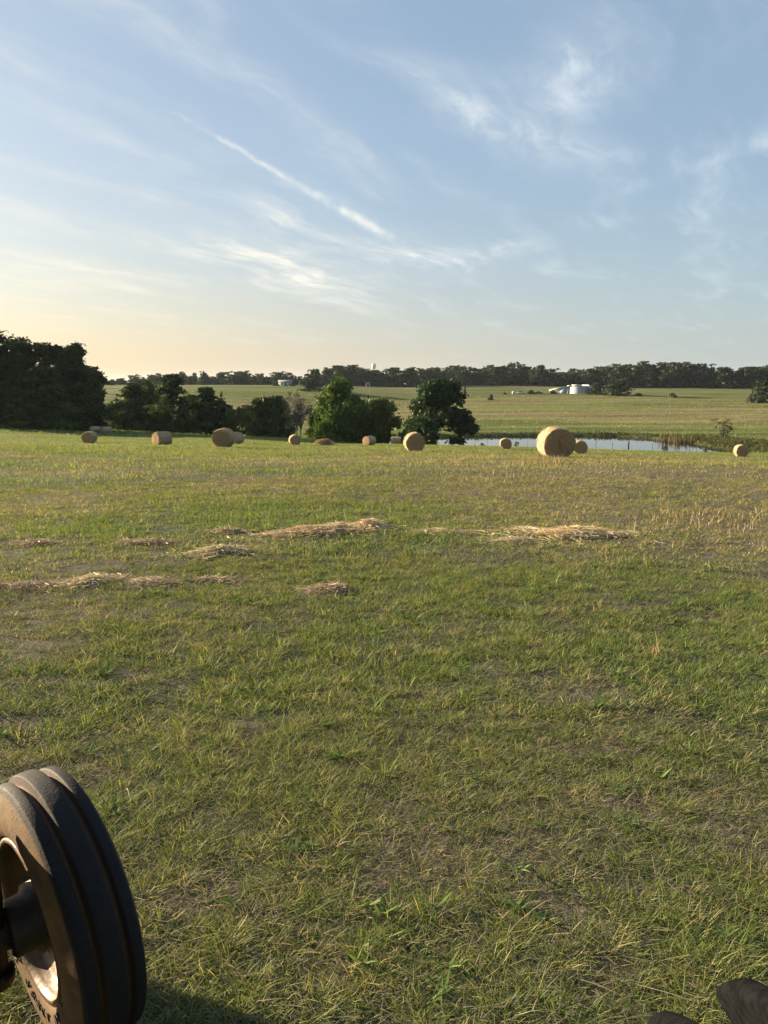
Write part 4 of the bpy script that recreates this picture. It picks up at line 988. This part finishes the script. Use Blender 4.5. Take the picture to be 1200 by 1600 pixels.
# ------------------------------------------------------------------ tractor: front wheel left, rear tyre lugs lower right
def tractor():
    hd = np.array([-.676, .737, 0]); rt = np.array([.737, .676, 0]); up = np.array([0, 0, 1.])
    n = np.array([-.734, -.676, -.064]); n /= np.linalg.norm(n)           # axle direction, towards the tractor
    C = np.array([-.9575, 2.056, .381])
    gz0 = 0
    root = empty('tractor', (0, 0, 0)); tag(root, 'old tractor, its dusty ribbed front wheel and lugged rear tyre in view', 'tractor')
    # --- materials
    m, g, out = new_mat('dusty_ribbed_rubber'); co = coords(g)
    dv = g.vm('SUBTRACT', co, tuple(C)); o = g.vm('DOT_PRODUCT', dv, tuple(n)); oa = g.m('ABSOLUTE', o)
    rad = g.vm('LENGTH', g.vm('SUBTRACT', dv, g.comb(g.m('MULTIPLY', o, float(n[0])), g.m('MULTIPLY', o, float(n[1])), g.m('MULTIPLY', o, float(n[2])))))
    n1 = g.noise(co, 14, 6, .65); n2 = g.noise(co, 90, 4, .6); n3 = g.noise(co, 300, 2, .5)
    side = g.m('SUBTRACT', 1.0, g.step(g.m('ADD', rad, g.m('MULTIPLY', n1, .012)), .372, .384))
    groove = g.m('MULTIPLY', g.step(oa, .024, .032), g.m('SUBTRACT', 1.0, g.step(oa, .044, .054)))
    dust = g.m('MAXIMUM', g.m('MULTIPLY', side, g.m('ADD', .45, g.m('MULTIPLY', g.step(n1, .3, .7), .5))), g.m('MULTIPLY', groove, .35), clamp=True)
    dust = g.m('ADD', dust, g.m('MULTIPLY', g.step(n2, .45, .75), .05), clamp=True)
    c = g.mix(dust, (.0085, .009, .0105), (.14, .083, .036)); c = g.mix(g.m('MULTIPLY', g.step(n3, .5, .8), .30), c, (.035, .031, .026)); cr = g.node('ShaderNodeTexVoronoi', feature='DISTANCE_TO_EDGE'); g.put(cr.inputs['Vector'], co); cr.inputs['Scale'].default_value = 38; crk = g.m('SUBTRACT', 1.0, g.step(cr.outputs['Distance'], .0, .05)); scr = g.m('MULTIPLY', g.step(g.noise(co, 6, 4, .7), .5, .62), crk); c = g.mix(g.m('MULTIPLY', scr, .25), c, (.006, .006, .006))
    principled(g, out, c, g.m('ADD', .6, g.m('MULTIPLY', n1, .3)), 0, g.bump(g.m('SUBTRACT', g.m('ADD', n2, g.m('MULTIPLY', n3, .5)), g.m('MULTIPLY', scr, .3)), .35, .004), .25)
    M['tyre'] = m
    m, g, out = new_mat('worn_painted_rim'); co = coords(g)
    a = g.noise(co, 9, 6, .65, .4); b = g.noise(co, 40, 5, .7); k = g.m('ADD', g.m('MULTIPLY', a, .7), g.m('MULTIPLY', b, .3))
    c = g.mix(g.step(k, .44, .58), (.10, .064, .032), (.065, .034, .015))
    principled(g, out, c, g.m('ADD', .36, g.m('MULTIPLY', g.step(k, .44, .6), .35)), g.m('SUBTRACT', .42, g.m('MULTIPLY', g.step(k, .44, .6), .32)), g.bump(g.m('ADD', a, b), .25, .006)); M['rim'] = m
    M['greasy'] = mat_plain('greasy_dark_iron', (.008, .007, .006), (.028, .016, .009), 18, .55, .3, .5, .006)
    M['lugrubber'] = mat_plain('worn_lug_rubber', (.0032, .0035, .0042), (.0075, .0078, .008), 60, .95, 0, .4, .002, spec=.04)
    M['rust'] = mat_plain('rusty_bolt', (.16, .08, .035), (.26, .15, .07), 40, .6, .4, .4, .003)
    # --- front wheel
    fw = empty('front_wheel', (0, 0, 0)); fw.parent = root
    half = [(.225, .070), (.232, .084), (.250, .097), (.270, .103), (.305, .105), (.340, .099), (.365, .090), (.379, .084), (.386, .080), (.3885, .076),
            (.3905, .054), (.3885, .050), (.374, .0455), (.371, .042), (.371, .034), (.374, .0315), (.397, .027), (.3995, .024), (.401, .012)]
    prof = half + [(.4012, 0)] + [(r, -o) for r, o in half[::-1]]
    mb = MB(); mb.lathe(prof, C, n, 180); ty = mb.build('tyre', M['tyre'], fw, True)
    es = ty.modifiers.new('bevel', 'BEVEL'); es.width = .0025; es.segments = 2; es.limit_method = 'ANGLE'; es.angle_limit = R(28)
    # raised lettering round the inner sidewall
    ax = n; e1 = np.cross(ax, up); e1 /= np.linalg.norm(e1); e2 = np.cross(e1, ax)
    def sidewall_text(txt, a0, da, size, r0):
        for i, ch in enumerate(txt):
            if ch == ' ': continue
            cu = bpy.data.curves.new('glyph', 'FONT'); cu.body = ch; cu.size = size; cu.align_x = 'CENTER'; cu.extrude = .0016; cu.offset = .0006
            ob = bpy.data.objects.new('glyph', cu); COL.objects.link(ob)
            bpy.context.view_layer.update()
            me = bpy.data.meshes.new_from_object(ob.evaluated_get(bpy.context.evaluated_depsgraph_get()))
            a = a0 + da * i; rd = math.cos(a) * e1 + math.sin(a) * e2; tg = np.cross(rd, ax)
            # outward facing: normal = ax, up = towards the hub (rd reversed) so it reads from inside the track
            for r_, off in ((r0, .1055),):
                M4 = Matrix(((tg[0], -rd[0], ax[0], 0), (tg[1], -rd[1], ax[1], 0), (tg[2], -rd[2], ax[2], 0), (0, 0, 0, 1)))
                if M4.determinant() < 0: M4 = Matrix(((-tg[0], -rd[0], ax[0], 0), (-tg[1], -rd[1], ax[1], 0), (-tg[2], -rd[2], ax[2], 0), (0, 0, 0, 1)))
                pos = C + rd * r_ + ax * off; M4.translation = Vector(pos); me.transform(M4)
            bpy.data.objects.remove(ob); bpy.data.curves.remove(cu); me.materials.clear(); me.materials.append(M['dark_rubber'])
            link(bpy.data.objects.new('raised_letter', me), fw)
    sidewall_text('Z VONLY MP -', LET_A0, LET_DA, .036, .283)
    # rim: flange, bead seat, drop well, disc
    mb = MB(); mb.lathe([(.226,.070),(.242,.082),(.241,.094),(.231,.098),(.224,.093),(.219,.076),(.215,.054),(.206,.045),(.186,.030),(.178,.010),(.178,-.020),(.168,-.032),(.125,-.036),(.085,-.020),(.080,-.018),(.03,-.018)], C, n, 140)
    r_ = mb.build('rim', M['rim'], fw, True)
    mb = MB(); mb.lathe([(.02,.150),(.072,.150),(.080,.142),(.082,.095),(.100,.084),(.102,.055),(.118,.042),(.122,.030),(.122,-.016),(.02,-.016)], C, n, 60); mb.build('hub', M['greasy'], fw, True)
    for k in range(6):
        a = k * math.pi / 3 + .35; pc = C + .108 * (math.cos(a) * e1 + math.sin(a) * e2)
        mb = MB(); mb.lathe([(.001,.060),(.011,.060),(.0125,.057),(.0125,.034),(.001,.034)], pc, n, 6); mb.build('lug_bolt', M['rust'], fw)
    # --- knuckle, steering arm, axle
    kp = C + n * .20
    mb = MB(); mb.tube([C + n*.10, C + n*.17, kp], [.045, .05, .055], 20); mb.tube([kp - up*.12, kp + up*.34], .045, 20); mb.tube([kp - up*.13, kp - up*.10], .06, 20)
    mb.build('steering_knuckle', M['greasy'], root, True)
    mb = MB(); arm_end = kp + up*.12 - hd*.03 + rt*.055 + up*.03
    mb.tube([kp + up*.10, kp + up*.13 + hd*.10, kp + up*.13 + hd*.20 + rt*.02], [.028,.024,.026], 14); mb.tube([kp+up*.08+hd*.20+rt*.02, kp+up*.19+hd*.20+rt*.02], .032, 16)
    mb.build('steering_arm', M['greasy'], root, True)
    mb = MB(); q0 = kp + up*.17 + hd*.20 + rt*.02; mb.tube([q0, q0 - rt*.95], .018, 12); mb.build('tie_rod', M['greasy'], root, True)
    mb = MB(); q = kp + up*.30; mb.tube([q, q - rt*.3 + up*.04, q - rt*.9], [.05,.055,.06], 12); mb.build('front_axle', M['greasy'], root, True)
    fx = hd * 2.16
    Mx = np.stack([rt, hd, up], 1)
    mb = MB(); mb.box(fx*.5 + up*.72, (.26, 2.3, .20), Mx); mb.build('frame', M['greasy'], root, bevel=.02)
    mb = MB(); mb.box(hd*1.55 + up*1.12, (.42, 1.25, .46), Mx); mb.build('hood', mat_plain('dull_grey_paint', (.10,.10,.10), (.14,.13,.12), 6, .5), root, bevel=.08)
    # --- rear wheel on the right hand side
    RC = hd * RW[0] + rt * RW[1] + up * RW[2]; R0 = RW[3]; hw = .17; ar = rt
    rw = empty('rear_wheel', (0, 0, 0)); rw.parent = root
    mb = MB(); pf = [(.36,hw*.72),(.40,hw*.9),(.50,hw*1.05),(R0-.15,hw*1.0),(R0-.10,hw*.93),(R0-.07,hw*.8),(R0-.055,hw*.4)]
    mb.lathe(pf + [(R0-.052,0)] + [(r,-o) for r, o in pf[::-1]], RC, ar, 120); mb.build('tyre', M['lugrubber'], rw, True)
    b1 = np.cross(ar, up); b1 /= np.linalg.norm(b1); b2 = np.cross(b1, ar)
    nl = 26
    for k in range(nl):
        mb = MB()
        for s in (-1, 1):
            a0 = (k + (.5 if s < 0 else 0) + RW[4]) * 2 * math.pi / nl
            V = []
            m_ = 6
            for j in range(m_):
                t = j / (m_ - 1); offs = s * (hw * 1.02 * (1 - t) + .012 * t - .0); aa = a0 + LUGS * t
                for dr, wd in ((-.115, .046), (0.0, .030)):
                    rr = R0 + dr - (.012 if t == 0 else 0)
                    for q in (-1, 1):
                        an = aa + q * wd / R0
                        V.append(RC + ar * offs + rr * (math.cos(an) * b1 + math.sin(an) * b2))
            qf = []
            for j in range(m_ - 1):
                b = 4 * j; c = b + 4
                qf += [(b, c, c+2, b+2), (b+1, b+3, c+3, c+1), (b+2, c+2, c+3, b+3)]
            qf += [(0, 2, 3, 1), (4*(m_-1), 4*(m_-1)+1, 4*(m_-1)+3, 4*(m_-1)+2)]
            mb.add(V, qf)
        o = mb.build('tread_lug', M['lugrubber'], rw, False, bevel=.012)
    mb = MB(); mb.lathe([(.37,-.13),(.385,-.14),(.38,-.12),(.34,-.09),(.30,-.02),(.1,.0),(.02,.0)], RC, ar, 80); mb.build('rim', M['rim'], rw, True)
    mb = MB(); mb.tube([RC - ar*.02, RC - ar*.72], .07, 16); mb.build('rear_axle', M['greasy'], root, True)
LET_A0, LET_DA = R(-54), R(-9.5)
RW = (-.11, .775, .669, .66, 0.88); LUGS = -.34
tractor()

# ------------------------------------------------------------------ evening air
def haze():
    m = bpy.data.materials.new('evening_haze'); m.use_nodes = True; nt = m.node_tree; nt.nodes.clear()
    out = nt.nodes.new('ShaderNodeOutputMaterial'); v = nt.nodes.new('ShaderNodeVolumePrincipled')
    v.inputs['Color'].default_value = (.72, .84, 1.0, 1); v.inputs['Density'].default_value = HAZE; v.inputs['Anisotropy'].default_value = .2
    nt.links.new(v.outputs[0], out.inputs['Volume'])
    mb = MB(); mb.box((0, 0, 15), (16400, 16400, 90)); o = mb.build('haze', m); tag(o, 'thin evening haze over the fields', 'haze', kind='stuff')
HAZE = .00004
haze()

# ------------------------------------------------------------------ render settings
vs = S.view_settings; vs.view_transform = 'Standard'; vs.look = 'None'; vs.exposure = 2.1; vs.gamma = 1.0
S.render.engine = 'CYCLES'
c = S.cycles
c.use_denoising = True
c.max_bounces = 6; c.diffuse_bounces = 3; c.glossy_bounces = 3; c.transmission_bounces = 3; c.transparent_max_bounces = 8
c.caustics_reflective = False; c.caustics_refractive = False
